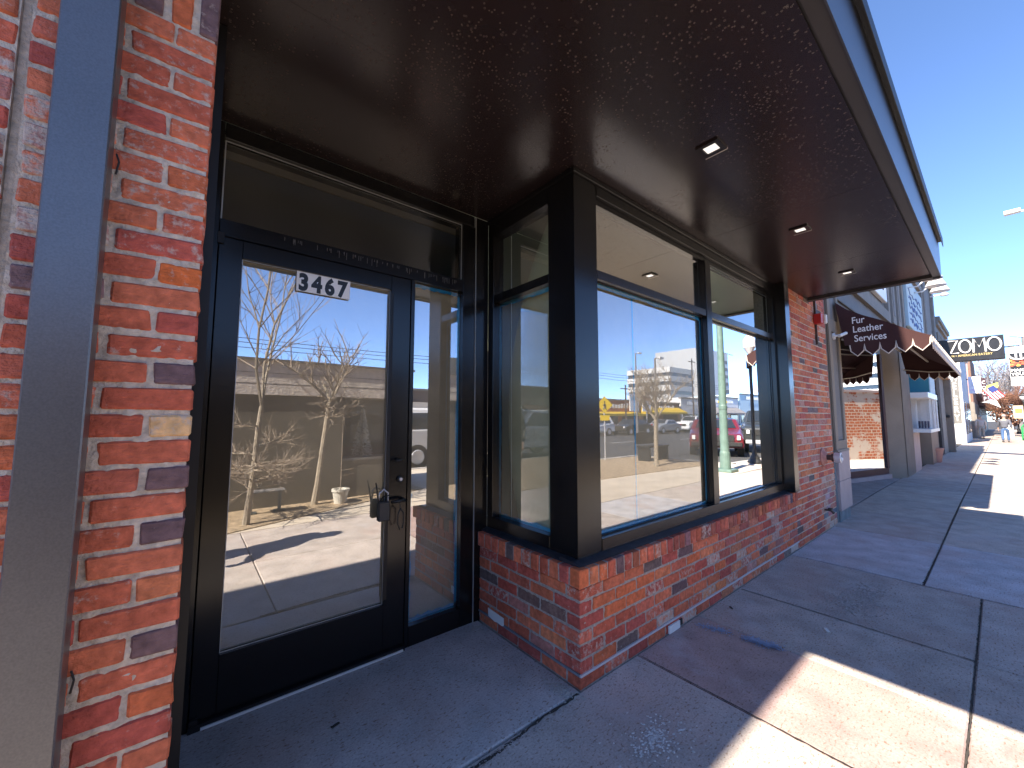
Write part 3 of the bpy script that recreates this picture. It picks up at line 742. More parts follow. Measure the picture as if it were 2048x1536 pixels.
bx('masking_paper', PAPER, win, G+.030, G+.032, .155, .86, .60, 2.118)
ragged(win, .262, 1.621, G+.004, .651, 2.119, .030, 0, 3, 't'); ragged(win, .262, 1.621, G+.004, .651, 2.119, .024, 0, 3, 'lrb'); ragged(win, 1.713, 3.124, G+.004, .651, 2.119, .022, 0, 4)
ragged(win, .271, .806, G+.004, .656, 2.105, .026, 1, 5, 'tb'); ragged(win, .271, .806, G+.004, .656, 2.105, .022, 1, 6, 'lr')
bx('paper_seam', TAPE, win, .70, .716, G+.026, G+.028, .66, 2.10)
# projecting jamb and sill flashing
jb = MB(); jb.box(3.168, 3.300, -.036, .155, .573, 2.706); jb.build('jamb_panel', BLACK, win, bevel=.002)
fl = MB(); fl.prism([(.012, .566), (.012, .571), (.058, .584), (.15, .586), (.15, .566)], 0, .012, 3.166); fl.build('sill_flashing', FLASH, win)
fl = MB(); fl.prism([(.012, .566), (.012, .571), (.058, .584), (.15, .586), (.15, .566)], 1, .151, .868); fl.build('sill_flashing', FLASH, win)

# ---- entrance: frame, transom, sidelight
D = .87
ent = thing('entrance_frame', 'black aluminium entrance frame with transom and narrow taped sidelight', 'door frame', (0, 0, 0))
def em(x0, x1, y0, y1, z0, z1, name='frame_member', m=BLACK, bev=.0015): return bx(name, m, ent, x0, x1, y0, y1, z0, z1, bevel=bev)
em(-1.88, -1.474, D, .98, 0, 2.711, 'frame_stile'); em(-1.472, -.058, D, .98, 2.636, 2.711, 'frame_rail')
em(-1.472, -.135, D+.003, .98, 2.160, 2.240, 'transom_bar')
em(-.516, -.491, D+.001, .98, 0, 2.158, 'mullion'); em(-.489, -.148, D+.001, .98, 0, .112, 'frame_rail'); 
em(-.146, -.050, D, .98, 0, 2.634, 'frame_stile'); em(-.047, .0585, D-.004, .98, 0, 2.709, 'frame_stile')
em(-.050, -.047, D-.008, D+.02, 0, 2.709, 'frame_bead', SPACER, 0)
em(-1.472, -.518, D-.018, .99, 0, .026, 'threshold', BLACK2, 0); em(-1.43, -.53, D-.026, D-.0185, .003, .013, 'threshold_strip', WHITEM, 0)
em(-1.535, -1.505, .30, .868, 0, 2.709, 'jamb_lining', BLACK2, 0)
pane_y(ent, GLASS_TR, -1.472, -.146, .905, 2.240, 2.636); pane_y(ent, GLASS_DOOR, -.489, -.148, .905, .112, 2.155)
edge_line(ent, 'glazing_bead', SPACER, -1.470, -.1475, .892, 2.241, 2.635, .005)
bx('masking_paper', PAPER, ent, -.50, -.10, .935, .937, .10, 2.16)
ragged(ent, -.488, -.149, .909, .113, 2.152, .024, 0, 9, 'tr'); ragged(ent, -.488, -.149, .909, .113, 2.152, .030, 0, 9, 'b'); ragged(ent, -.488, -.149, .909, .113, .86, .022, 0, 9, 'l')
# drips on the transom bar
dr = MB(); q = random.Random(4)
for i in range(60):
    x = -1.25 + 1.05*q.random()**.8; h = q.uniform(.008, .04); z = 2.225
    dr.box(x, x+.0016, D+.0005, D+.0025, z-h, z)
dr.build('drip_marks', mat('drip_stain', (.16,.15,.14), .7), ent, kind='stuff')

door = thing('glass_door', 'black framed glass door with lever handle showing reflected bare trees', 'door', (-1.470, D, 0))
def dm(x0, x1, y0, y1, z0, z1, name, m=BLACK, bev=.0015): return bx(name, m, door, x0+1.470, x1+1.470, y0-D, y1-D, z0, z1, bevel=bev)
dm(-1.470, -1.378, D+.006, .935, .030, 2.156, 'stile'); dm(-.640, -.519, D+.006, .935, .030, 2.156, 'stile')
dm(-1.3775, -.6405, D+.006, .935, .030, .272, 'bottom_rail'); dm(-1.3775, -.6405, D+.006, .935, 2.072, 2.156, 'top_rail')
o = pane_y(door, GLASS_DOOR, 1.470-1.378, 1.470-.640, .905-D, .272, 2.072)
o = edge_line(door, 'glazing_bead', SPACER, 1.470-1.3775, 1.470-.6405, .893-D, .2725, 2.0715, .004)
o = bx('masking_paper', PAPER, door, .08, .84, .045, .047, .25, 2.08)
dm(-1.478, -1.452, D-.006, D+.005, 2.120, 2.172, 'pivot_hinge', BLACK2, .001)
dm(-1.470, -1.44, D-.012, D+.005, .018, .045, 'pivot_hinge', BLACK2, .001)
hx = 1.470 - .580
dm(-.642, -.626, D+.003, D+.0055, .30, 2.05, 'edge_guard', BLACK2, 0)
b = MB(); b.tube([(hx-.045, -.030, .838), (hx-.02, -.045, .842), (hx+.03, -.042, .842), (hx+.035, -.002, .842)], [.008, .010, .010, .010], 10); b.build('lever_handle', IRON, door, smooth=True)
b = MB(); b.tube([(hx-.03, -.022, 1.066), (hx+.0, -.034, 1.070), (hx+.025, -.022, 1.068)], [.005, .010, .006], 10); b.tube([(hx+.0, -.030, 1.069), (hx+.0, .004, 1.069)], .008, 8); b.build('thumb_turn', IRON, door, smooth=True)
MB().lathe([(.019, .004), (.019, -.006), (.015, -.010)], (1.470-.562, 0, .958), 18, 1).build('lock_rim', IRON, door)
MB().lathe([(.010, -.009), (.010, -.014), (.008, -.016)], (1.470-.562, 0, .958), 16, 1).build('lock_cylinder', STEEL, door)
b = MB(); 
b.tube([(hx+.000, -.045, .835), (hx+.003, -.046, .80)], .002, 6)
b.tube([(hx+.003, -.050, .80), (hx-.012, -.052, .775), (hx-.014, -.052, .72), (hx+.000, -.052, .685)], .0035, 6); b.tube([(hx+.003, -.050, .80), (hx+.020, -.050, .775), (hx+.022, -.050, .72), (hx+.014, -.05, .69)], .0035, 6)
tag(b.build('key_ring', IRON, None), 'black loop of keys hanging from the door lever', 'keys').location = (-1.470, D, 0)
lb = thing('lock_box', 'dark grey key lock box hanging beside the door lever handle', 'lock box', (-.665, D-.018, .74))
bx('body', mat('lock_box_grey', (.05,.048,.045), .6), lb, -.032, .032, -.020, .018, 0, .105, bevel=.006)
b = MB(); b.tube([(-.026, 0, .10), (-.026, 0, .150), (0, 0, .172), (.026, 0, .150), (.026, 0, .10)], .0045, 8); b.build('shackle', STEEL, lb, smooth=True)
b = MB(); b.tube([(-.030, -.006, .10), (-.042, -.01, .17), (-.050, -.012, .215)], [.005, .004, .003], 6); b.tube([(-.030, -.006, .10), (-.010, -.02, .135), (.03, -.02, .14)], .0035, 6); b.build('strap', IRON, lb)

sign = thing('number_sign', 'white address sign reading 3467 on the glass door', 'sign', (-1.142, .8925, 1.968))
sign.rotation_euler = (0, 0, 0)
bx('plate', mat('sign_plate_white', (.94,.94,.94), .4), sign, 0, .268, -.0032, -.0002, 0, .108)
for i, ch in enumerate('3467'): text('numeral', ch, .118, SIGNB, sign, (.010+i*.064, -.0034, .010), FACE_S, .0006, .0062, .80)

# ================================================================== small things on the right wall
al = thing('fire_alarm_strobe', 'red fire alarm horn strobe high on the brick wall', 'alarm', (4.36, -.02, 2.50))
bx('housing', REDP, al, -.06, .06, -.06, .018, -.05, .07, bevel=.006); bx('strobe_lens', WHITEM, al, .064, .110, -.085, -.02, -.04, .075, bevel=.010)
bx('conduit', BRASSD, al, -.012, .010, -.002, .020, -.30, -.052); bx('conduit', BRASSD, al, -.012, .010, -.002, .020, .072, .42)
fd = thing('fire_connection', 'chrome fire department connection with pink iron flange on brick wall', 'hydrant outlet', (4.33, 0, .85))
MB().lathe([(.105, 0), (.105, -.010), (.075, -.022), (.050, -.045)], (0, .0, 0), 28, 1).build('flange', COPPER, fd, smooth=False)
MB().lathe([(.032, -.040), (.032, -.085), (.046, -.09), (.046, -.115)], (0, .0, 0), 22, 1).build('pipe', BRASSD, fd)
MB().lathe([(.050, -.112), (.058, -.12), (.060, -.175), (.046, -.18), (.044, -.150)], (0, .0, 0), 26, 1).build('swivel', STEEL, fd)
MB().lathe([(.030, -.02), (.034, .0), (.034, .05), (.028, .055)], (.030, -.145, -.02), 20, 0).build('swivel', STEEL, fd)
b = MB(); b.tube([(.02, -.15, .06), (.12, -.15, .065)], .006, 6); b.build('chain', IRON, fd)
hb = thing('hose_bibb', 'small dark hose tap low on the brick wall', 'tap', (4.28, 0, .245))
b = MB(); b.tube([(0, .0, 0), (0, -.06, 0), (.01, -.085, -.03)], [.012, .014, .016], 10); b.build('spout', BRASSD, hb); MB().lathe([(.024, 0), (.024, .012)], (0, -.055, .015), 12, 2).build('tap_wheel', IRON, hb)

# ================================================================== shop row beyond
shop = thing('fur_shop_building', 'grey panelled shop building with tan pilasters and maroon awning', 'building', (4.83, 0, 0))
sx_ = 4.83
def sb(name, m, x0, x1, y0, y1, z0, z1, bev=0): return bx(name, m, shop, x0-sx_, x1-sx_, y0, y1, z0, z1, bevel=bev)
def pil(x0, x1, y=0, top=6.2):
    sb('pilaster', TAN, x0, x1, y, y+.34, 2.66, top)
# first pilaster by the brick wall: tan frame with grey recessed panels, pink tiles below
sb('pilaster', TAN, 4.93, 5.50, .012, .34, .90, 3.4)
for z0, z1 in ((2.64, 3.2), (1.02, 2.46)): sb('recessed_panel', GREYP, 5.06, 5.40, .008, .0115, z0, z1)
for a, c, z0, z1 in ((4.93, 5.055, .90, 3.4), (5.405, 5.50, .90, 3.4), (5.056, 5.404, 2.465, 2.635), (5.056, 5.404, .90, 1.015)): sb('panel_surround', TAN, a, c, -.014, .007, z0, z1)
sb('ledge', GREYT, 4.91, 5.52, -.03, .30, .872, .899); sb('stone_tile', PINK, 4.915, 5.50, -.030, .30, .505, .871, .004); sb('stone_tile', PINK, 4.915, 5.50, -.030, .30, .135, .500, .004)
sb('plinth', PLINTH, 4.90, 5.44, -.012, .30, -.05, .134)
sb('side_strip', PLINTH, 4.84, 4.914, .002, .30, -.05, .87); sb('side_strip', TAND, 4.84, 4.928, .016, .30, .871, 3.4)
# upper facade
sb('facade_panel', GREYP, 4.83, 21.0, .06, .34, 3.02, 6.2)
sb('cornice', GREYT, 4.83, 21.05, -.05, .34, 6.2, 6.42); sb('end_wall', GREYP, 20.9, 21.0, .342, 10, -.3, 6.2); sb('roof', DARKW, 4.83, 20.9, .341, 10, 6.0, 6.1); sb('rear_wall', GREYP, 4.83, 20.9, 10, 10.1, -.3, 6.0)
for x0, x1 in ((4.93, 5.5), (10.55, 11.0), (11.35, 11.8), (17.4, 18.2), (20.3, 20.98)):
    sb('pilaster_strip', GREYT, x0, x1, -.004, .0595, 3.42, 6.195)
    sb('pilaster_groove', GREYP, x0+.12, x1-.12, -.012, -.0042, 3.6, 6.0)
def frame_rect(x0, x1, z0, z1, w, m, y0=-.004, y1=.0595):
    b = MB(); b.box(x0-sx_, x1-sx_, y0, y1, z0, z0+w); b.box(x0-sx_, x1-sx_, y0, y1, z1-w, z1); b.box(x0-sx_, x0+w-sx_, y0, y1, z0+w+.001, z1-w-.001); b.box(x1-w-sx_, x1-sx_, y0, y1, z0+w+.001, z1-w-.001)
    b.build('panel_frame', m, shop)
frame_rect(5.9, 10.2, 3.35, 5.6, .22, GREYT); frame_rect(12.2, 17.0, 3.35, 5.6, .22, GREYT)
for (x0, x1, z0, z1, lab, nm) in ((6.5, 9.75, 3.72, 5.0, 'white shop sign board with dark script behind the canopy end', 'sign_board'), (13.0, 16.4, 3.72, 5.1, 'pale blue lettered sign board above the maroon awning', 'sign_board')):
    s = thing(nm, lab, 'sign', (x0, .03, z0))
    bx('board', WHITEM if x0 < 10 else LBLUE, s, 0, x1-x0, -.05, .025, 0, z1-z0, bevel=.01)
    b = MB(); q = random.Random(int(x0*10))
    for j in range(5):
        pts = []; z = .2 + j*.2 if x0 > 10 else .25 + j*.17
        x = .25
        while x < (x1-x0)-.3:
            pts.append((x, -.054, z + q.uniform(-.09, .09))); x += q.uniform(.08, .2)
        b.tube(pts, .012, 4)
    b.build('script_lettering', SIGNB if x0 < 10 else mat('sign_blue_ink', (.12,.20,.42), .6), s)
# recess behind the awning: soffit, back wall, oblique glass
sb('recess_soffit', TAND, 5.505, 10.6, -.0, 2.0, 3.00, 3.018); sb('header', GREYT, 5.505, 10.60, .03, .10, 2.86, 2.999)
sb('recess_wall', mat('ochre_wall', (.46,.32,.16), .85, noise=(3,.9,1.08)), 5.505, 7.0, 1.40, 1.5, 0, 3.0)
sb('recess_wall', TAND, 5.505, 5.56, .341, 1.39, 0, 3.0)
sb('recess_wall', mat('ochre_wall', (.46,.32,.16), .85), 5.57, 6.95, 1.34, 1.39, 2.38, 2.99)
ga, gb = Vector((6.9, 1.15)), Vector((10.62, .28)); gd = (gb-ga).normalized(); gn = Vector((-gd.y, gd.x))
def gp(t, z, o=0): p = ga + (gb-ga)*t + gn*o; return (p.x-sx_, p.y, z)
def obl(name, m, t0, t1, z0, z1, o0, o1):
    b = MB(); b.add([gp(t0,z0,o0),gp(t1,z0,o0),gp(t1,z0,o1),gp(t0,z0,o1),gp(t0,z1,o0),gp(t1,z1,o0),gp(t1,z1,o1),gp(t0,z1,o1)], [(0,3,2,1),(4,5,6,7),(0,1,5,4),(1,2,6,5),(2,3,7,6),(3,0,4,7)])
    return b.build(name, m, shop)
obl('threshold', PINK, 0, 1, -.03, .07, -.06, .1); obl('glass_base', DKMAR, 0, 1, .071, .20, -.012, .05); obl('glass_head', BRONZE, 0, 1, 2.75, 2.998, -.01, .05)
obl('glass_frame', DKMAR, .975, 1.0, .201, 2.749, -.03, .05); obl('glass_frame', DKMAR, 0, .02, .201, 2.749, -.03, .05); obl('glass_frame', ALU, .34, .352, .201, 2.749, -.015, .02)
b = MB(); b.add([gp(.02,.2),gp(.34,.2),gp(.34,2.75),gp(.02,2.75)], [(0,1,2,3)]); b.build('shop_glass', GLASS_FAR, shop)
b = MB(); b.add([gp(.352,.2),gp(.975,.2),gp(.975,2.75),gp(.352,2.75)], [(0,1,2,3)]); b.build('shop_glass', GLASS_FAR, shop)
obl('interior_backing', DARKROOM, 0, 1, 0, 3.0, .8, .85)
vl = MB()
for i in range(5):
    t0 = .06+i*.05
obl('inner_valance', mat('dark_green_canvas', (.02,.03,.018), .9), .04, .50, 2.02, 2.74, .03, .04)  # dark green sheet painting the awning's reflection in the glass
# second pilaster: splayed face + front, whose shade is a darker stucco sheet
b = MB(); b.prism([(10.63-sx_, .30), (10.98-sx_, .02), (12.30-sx_, .015), (12.30-sx_, .34), (10.63-sx_, .34)], 2, -.12, 3.019); b.build('pilaster', TAN, shop)
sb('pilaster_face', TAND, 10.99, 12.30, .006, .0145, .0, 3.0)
# display bay
def bay(name, m, x0, x1, y0, y1, z0, z1, bev=0): return sb(name, m, x0, x1, y0, y1, z0, z1, bev)
bay('frieze_board', LBLUE, 12.31, 13.19, .20, .30, 1.95, 3.0); bay('bay_glass', GLASS_FAR, 12.31, 13.19, .24, .25, 1.05, 1.86)
bay('frieze_panel', TEAL, 13.2, 14.3, -.26, .30, 1.93, 2.95); bay('frieze_board', LBLUE, 13.28, 14.5, -.275, -.261, 1.93, 2.95)
bay('ledge', WHITEM, 12.31, 14.52, -.30, .30, 1.80, 1.929); bay('bay_sill', WHITEM, 12.31, 14.52, -.30, .30, .95, 1.03)
for yy in (-.26, -.01): bay('bay_frame', WHITEM, 13.2, 13.23, yy, yy+.03, 1.031, 1.799)
bay('bay_back', WHITEP, 13.9, 13.95, -.25, .28, 1.031, 1.799); bay('bay_frame', WHITEM, 14.46, 14.5, -.29, -.26, 1.031, 1.799); bay('bay_frame', WHITEM, 13.80, 13.84, -.29, -.262, 1.031, 1.799)
pane(shop, glass('glass_clear', .12, (.95,.95,.95)), [(13.215-sx_,-.24,1.03),(13.215-sx_,-.01,1.03),(13.215-sx_,-.01,1.80),(13.215-sx_,-.24,1.80)], name='bay_glass')
b = MB(); q = random.Random(3)
for i in range(4):
    y = -.19+i*.055; b.add([(13.35-sx_,y,1.035),(13.5-sx_,y,1.035),(13.56-sx_,y,1.22),(13.41-sx_,y,1.22),(13.35-sx_,y+.03,1.035),(13.5-sx_,y+.03,1.035),(13.56-sx_,y+.03,1.22),(13.41-sx_,y+.03,1.22)], [(0,3,2,1),(4,5,6,7),(0,1,5,4),(1,2,6,5),(2,3,7,6),(3,0,4,7)])
b.build('display_cards', mat('card_navy', (.05,.06,.12), .6), shop)
bay('stub_pilaster', PINK, 12.31, 13.6, .02, .12, -.15, .93); bay('bay_base', TAND, 13.61, 16.0, .22, .30, -.15, .95)
for k in range(6): bay('base_course', TAND, 13.62, 15.98, .205, .2195, -.10+k*.17, .06+k*.17)
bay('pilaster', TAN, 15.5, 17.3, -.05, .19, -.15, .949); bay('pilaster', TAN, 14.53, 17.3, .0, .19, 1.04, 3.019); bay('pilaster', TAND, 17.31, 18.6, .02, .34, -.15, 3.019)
bay('door_leaf', DARKW, 20.45, 20.52, .06, .40, -.1, 2.2); bay('entry_wall', TAND, 18.61, 20.89, .36, .40, -.15, 3.0); bay('facade_panel', GREYP, 12.31, 18.6, .31, .34, 0, 3.0)
# building next to it, lower with cornice
nb = thing('tan_corner_building', 'lower tan building with moulded cornice behind the black projecting sign', 'building', (21.1, 0, 0))
def nb_(name, m, x0, x1, y0, y1, z0, z1): return bx(name, m, nb, x0-21.1, x1-21.1, y0, y1, z0, z1)
nb_('pier', TAN, 23.2, 23.7, -.13, .9, -.4, 2.9); nb_('door_panel', DARKW, 22.9, 22.95, .14, .60, -.2, 2.05); nb_('transom', GREYP, 22.9, 22.95, .14, .60, 2.1, 2.6)
nb_('wall', TAND, 22.96, 23.19, .30, .9, -.4, 2.9)
nb_('door_surround', GREYT, 21.1, 22.8, .05, .14, -.3, 2.9); nb_('soffit', mat('orange_soffit', (.50,.30,.18), .8), 21.1, 23.7, -.13, .9, 2.905, 2.95)
nb_('facade', GREYP, 21.1, 25.9, .02, .9, 2.96, 4.95); nb_('side_pier', TAN, 23.71, 25.9, .12, .9, -.4, 2.955); nb_('cornice', GREYT, 21.1, 25.95, -.06, .9, 4.951, 5.10); nb_('cornice', GREYT, 21.1, 26.0, -.12, .9, 5.101, 5.28)
for x in (21.4, 22.9, 24.4): nb_('frieze_panel', TAND, x, x+1.3, -.01, .019, 3.4, 4.7)
nb_('mass', TAND, 21.1, 25.9, .901, 9, -.3, 5.0)
ib = thing('intercom_box', 'small black bracket box on the tan pier beyond the shop bay', 'wall box', (23.19, .02, 1.36)); bx('box', IRON, ib, -.12, 0, -.07, .06, -.05, .05, bevel=.01)

# awning
aw = thing('awning', 'maroon scalloped canvas awning lettered Fur Leather Services', 'awning', (5.3, 0, 2.28))
A1 = 5.6   # length along the wall
def slope(y): return .56 + (y + .0) * (.56 - .02)/.90   # z above 2.28 for y in [-.9, 0]
edge = [( -.02, .62), (-.13, .50), (-.3, .385), (-.5, .27), (-.7, .135), (-.90, .02)]
def scallop(y0, y1, n, z, d):
    pts = []
    w = (y1-y0)/n
    for i in range(n):
        a = y0 + i*w
        pts += [(a, z), (a+w*.06, z-d*.55), (a+w*.5, z-d), (a+w*.94, z-d*.55)]
    pts.append((y1, z)); return pts
sc_pts = scallop(-.15+.0, -.90, 5, .0, .155)
end_outline = edge + [(-.90, 0)] + sc_pts[::-1][1:] + [(-.10, .0)]
def end_panel(x, name):
    b = MB(); b.prism(end_outline, 0, x-.003, x+.003); o = b.build(name, MAROON, aw); return o
end_panel(0, 'end_panel'); end_panel(A1, 'end_panel')
for x in (-.006, A1-.010): 
    b = MB(); b.tube([(x, p[0], p[1]) for p in sc_pts], .0065, 6); b.build('piping', PIPING, aw)
b = MB(); n = 44
for i in range(n):
    for j in range(len(edge)-1):
        s_ = lambda k: .012*math.sin(k*1.7)*(1 if 0 < k < n else 0)
        x0, x1 = A1*i/n, A1*(i+1)/n
        y0, z0 = edge[j]; y1, z1 = edge[j+1]
        b.quad((x0, y0, z0+s_(i)*(j > 0)), (x1, y0, z0+s_(i+1)*(j > 0)), (x1, y1, z1+s_(i+1)*(j+1 < 5)), (x0, y1, z1+s_(i)*(j+1 < 5)))
b.build('canvas_top', MAROON, aw)
fr = scallop(0.0, A1, 28, .02, .155)
b = MB(); b.prism([(p[0], p[1]) for p in fr] + [(A1, .022), (0, .022)], 1, -.904, -.899); b.build('front_valance', MAROON, aw)
b = MB(); b.tube([(p[0], -.908, p[1]) for p in fr], .006, 5); b.build('piping', PIPING, aw)
for (y, z) in ((-.88, .0), (-.45, .26), (-.05, .52)): b = MB(); b.box(.02, A1-.02, y-.012, y+.012, z-.03, z-.005); b.build('frame_bar', ALU, aw)
for x in (.05, A1-.05): b = MB(); b.tube([(x, -.06, .1), (x, -.45, .02), (x, -.87, -.005)], .014, 6); b.build('frame_arm', ALU, aw)
# serif-like lettering on the end panel (strokes thickened with feet)
for (s, yy, zz, sz) in (('Fur', -.185, .285, .125), ('Leather', -.190, .165, .125), ('Services', -.200, .040, .125)):
    text('lettering', s, sz, LETW, aw, (-.0065, yy, zz), FACE_W, .0006, .0012, .78)

lampG = None
for i, (x, lab) in enumerate(((12.4, 'white gooseneck barn lamp nearest the canopy corner'), (13.5, 'middle white gooseneck barn lamp over the wall sign'), (14.7, 'third white gooseneck barn lamp, lowest in the picture'))):
    if i == 0:
        g = lampG = thing('gooseneck_lamp', lab, 'wall lamp', (x, 0, 4.78), 0, 'gooseneck lamps above the shop sign')
        b = MB(); b.tube([(0, -.005, 0), (0, -.18, -.01), (0, -.30, .10), (0, -.38, .20), (0, -.46, .24)], .016, 8); b.build('arm', WHITEM, g, smooth=True)
        MB().lathe([(.05, 0), (.05, -.02)], (0, 0, 0), 14, 1).build('wall_plate', WHITEM, g)
        MB().lathe([(.05, .30), (.07, .27), (.08, .14), (.11, .05), (.20, -.13), (.20, -.15), (.185, -.14), (.06, .02)], (0, -.52, .06), 22, 2).build('shade', WHITEM, g, smooth=True)
    else: copy_tree(lampG, None, (x, 0, 4.78 + (.06 if i == 1 else .16)), 0, lab)
fl_ = thing('flood_light', 'small white flood light on the cornice past the gooseneck lamps', 'wall lamp', (19.0, -.05, 5.65)); b = MB(); b.tube([(0,0,0),(0,-.25,0.02)], .02, 6); b.build('arm', WHITEM, fl_); MB().lathe([(.05,.08),(.12,.0),(.10,-.04)], (0,-.35,0), 14, 2).build('head', WHITEM, fl_)
sc_ = thing('security_camera', 'white bullet security camera on the tan pilaster', 'camera', (5.12, -.016, 2.40))
MB().lathe([(.045, .0), (.045, -.02)], (0, 0, 0), 16, 1).build('mount', WHITEM, sc_)
b = MB(); b.tube([(0, -.02, 0), (.02, -.08, .01)], .014, 8); b.tube([(-.03, -.07, -.01), (.07, -.125, .035)], .020, 10); b.build('barrel', WHITEM, sc_)

pot = thing('planter_pot', 'empty ribbed terracotta pot under the display bay', 'planter', (16.6, .02, gz(16.6)))
MB().lathe([(.15, 0), (.17, .05), (.22, .36), (.24, .40), (.24, .44), (.20, .44), (.18, .36)], (0, 0, 0), 22).build('bowl', mat('terracotta_pink', (.42,.26,.22), .85), pot)
MB().lathe([(.19, .37), (.0, .38)], (0, 0, 0), 22).build('soil', DIRT, pot)

# ZOMO sign
zs = thing('projecting_sign', 'black projecting eatery sign with big white letters over the pavement', 'sign', (20, 0, 3.40))
bx('cabinet', SIGNB, zs, .0, .35, -1.62, .05, -.06, .76, bevel=.01); bx('underside_panel', GREYP, zs, .02, .33, -1.60, .03, -.066, -.061)
bx('bracket', IRON, zs, .15, .19, -1.95, -1.621, .32, .36)
def ring(b, y, z, r, w, x=-.012, k=1.0):
    b.tube([(x, y + r*math.cos(t*math.pi/14), z + r*k*math.sin(t*math.pi/14)) for t in range(29)], w, 6)
b = MB(); LW = .026
b.tube([(-.012, -.33, .69), (-.012, -.56, .69), (-.012, -.37, .235), (-.012, -.58, .235)], LW, 6); b.build('letter', LETW, zs)['label'] = 'letter Z'
b = MB(); ring(b, -.735, .46, .140, LW, k=1.62); b.build('letter', LETW, zs)['label'] = 'first letter O'
b = MB(); b.tube([(-.012, -.925, .22), (-.012, -.945, .70), (-.012, -1.065, .40), (-.012, -1.185, .70), (-.012, -1.205, .22)], LW, 6); b.build('letter', LETW, zs)['label'] = 'letter M'
b = MB(); ring(b, -1.405, .46, .148, LW, k=1.58); b.build('letter', LETW, zs)['label'] = 'last letter O'
text('tagline', 'ASIAN • AMERICAN EATERY', .105, LETG, zs, (-.004, -.20, .105), FACE_W, .002, .001, .88)

# mural building, set back yard before it
mu = thing('mural_building', 'white building with big vertical JEWELERY letters on its sunlit side wall', 'building', (34, 0, 0))
bx('wall', WHITEW, mu, 0, .2, -.05, 9, -.35, 5.2); bx('painted_panel', MURALG, mu, -.012, -.001, .06, .40, .95, 5.0)
bx('wall', SHADEW, mu, .202, 8, -.05, .2, -.4, 5.2); bx('cornice', WHITEW, mu, -.05, 8.05, -.15, 9, 5.201, 5.4); bx('mass', WHITEW, mu, .205, 8, .21, 9, -.4, 5.15)
for i, ch in enumerate('JEWELERY'):
    text('letter', ch, .54, LETW, mu, (-.016, .235, 4.42-i*.47), FACE_W, .003, .006, .62, 'CENTER')
for x in (1.2, 3.8, 6.0): bx('shop_window', CAR_GLASS, mu, x, x+1.6, -.062, -.051, .3, 2.3)
ba = thing('brick_block', 'tall brown brick building rising behind the white square sign', 'building', (50, 0, 0))
bx('wall', BROWNW, ba, 0, 10, -.05, 8, 2.6, 6.6); bx('side_wall', mat('cream_wall', (.62,.54,.42), .9), ba, -4, -.01, .6, 8, -.4, 5.6); bx('pilaster', mat('pink_render', (.50,.30,.25), .9), ba, -.05, -.001, .10, .30, 2.6, 6.5)
for x in (-3.6, -1.5, 1, 4, 7, 9.8): bx('column', GREYT, ba, x, x+.35, -.12, .1, -.5, 2.55)
bx('shopfront', DARKW, ba, -4, 10, .11, .3, -.5, 2.59); 
fb = thing('dark_shop_row', 'row of shadowed shops with dark awnings at the end of the block', 'building', (60.1, 0, 0))
bx('wall', DARKW, fb, 0, 45, .0, 6, -1.0, 4.6); bx('upper_wall', BROWNW, fb, 0, 45, -.08, -.001, 3.2, 4.9)
for i in range(6):
    b = MB(); b.prism([(-.01, 3.1), (-1.2, 2.5), (-1.2, 2.35), (-.01, 2.35)], 0, 1+i*7, 6+i*7); b.build('shop_awning', [DARKW, MAROON, WHITEW, DARKW, YELA, GREYP][i], fb)
wb = thing('hanging_sign', 'white square hanging sign with pale violet emblem', 'sign', (40, 0, 0))
bx('cabinet', mat('sign_lilac', (.70,.70,.78), .5), wb, 0, .18, -.71, -.14, 2.95, 4.10, bevel=.01)
b = MB(); ring(b, -.42, 3.60, .11, .008, -.004)
for k in range(9):
    t = k*.7; b.tube([(-.004, -.42+.12*math.cos(t), 3.60+.15*math.sin(t)), (-.004, -.42+.17*math.cos(t), 3.60+.22*math.sin(t))], .010, 4)
b.build('emblem', mat('emblem_blue', (.30,.38,.55), .6), wb); bx('caption', mat('violet_print', (.55,.42,.68), .6), wb, -.003, 0, -.60, -.22, 3.16, 3.22); bx('bracket', IRON, wb, .05, .1, -.139, .2, 3.9, 3.95)
vs_ = thing('vertical_sign', 'narrow dark vertical shop sign with white round letters', 'sign', (46, 0, 0))
bx('cabinet', DKMAR, vs_, 0, .2, -.86, -.62, 2.45, 4.35)
for i, ch in enumerate('COOP'): text('letter', ch, .36, LETW, vs_, (-.01, -.74, 3.90-i*.42), FACE_W, .002, .004, .7, 'CENTER')

# flags
def flag(name, label, x, y0, z0, m_of, L=.95, H=.62, drop=.9):
    t = thing(name, label, 'flag', (x, y0, z0))
    b = MB(); b.tube([(0, .35, -.30), (0, -.55, .30)], .016, 6); b.build('pole', LETG, t)
    return t
us = flag('american_flag', 'American flag hanging from an angled pole', 40, -.85, 3.25, None)
RF = mat('flag_red', (.55,.03,.05), .8); WF = mat('flag_white', (.80,.80,.80), .8); BF = mat('flag_blue', (.03,.05,.22), .8)
p0 = Vector((-.02, .12, -.13)); e1 = Vector((0, -.50, .33)); e2 = Vector((.0, -.46, -.72))
for i in range(9):
    a, c = i/9, (i+1)/9; mb = MB(); n = 5
    for k in range(n):
        t0, t1 = k/n, (k+1)/n
        if a > .45 and t1 < .45: pass
        w = lambda u, v: p0 + e1*u + e2*v + Vector((.05*math.sin(6*v+3*u), 0, 0))
        mb.quad(w(a, t0), w(c, t0), w(c, t1), w(a, t1))
    mb.build('stripe', RF if i % 2 == 0 else WF, us)
mb = MB(); mb.quad(p0+e1*.46+Vector((-.07,0,0)), p0+e1*1.0+Vector((-.07,0,0)), p0+e1*1.0+e2*.42+Vector((-.07,0,0)), p0+e1*.46+e2*.42+Vector((-.07,0,0))); mb.build('canton', BF, us)
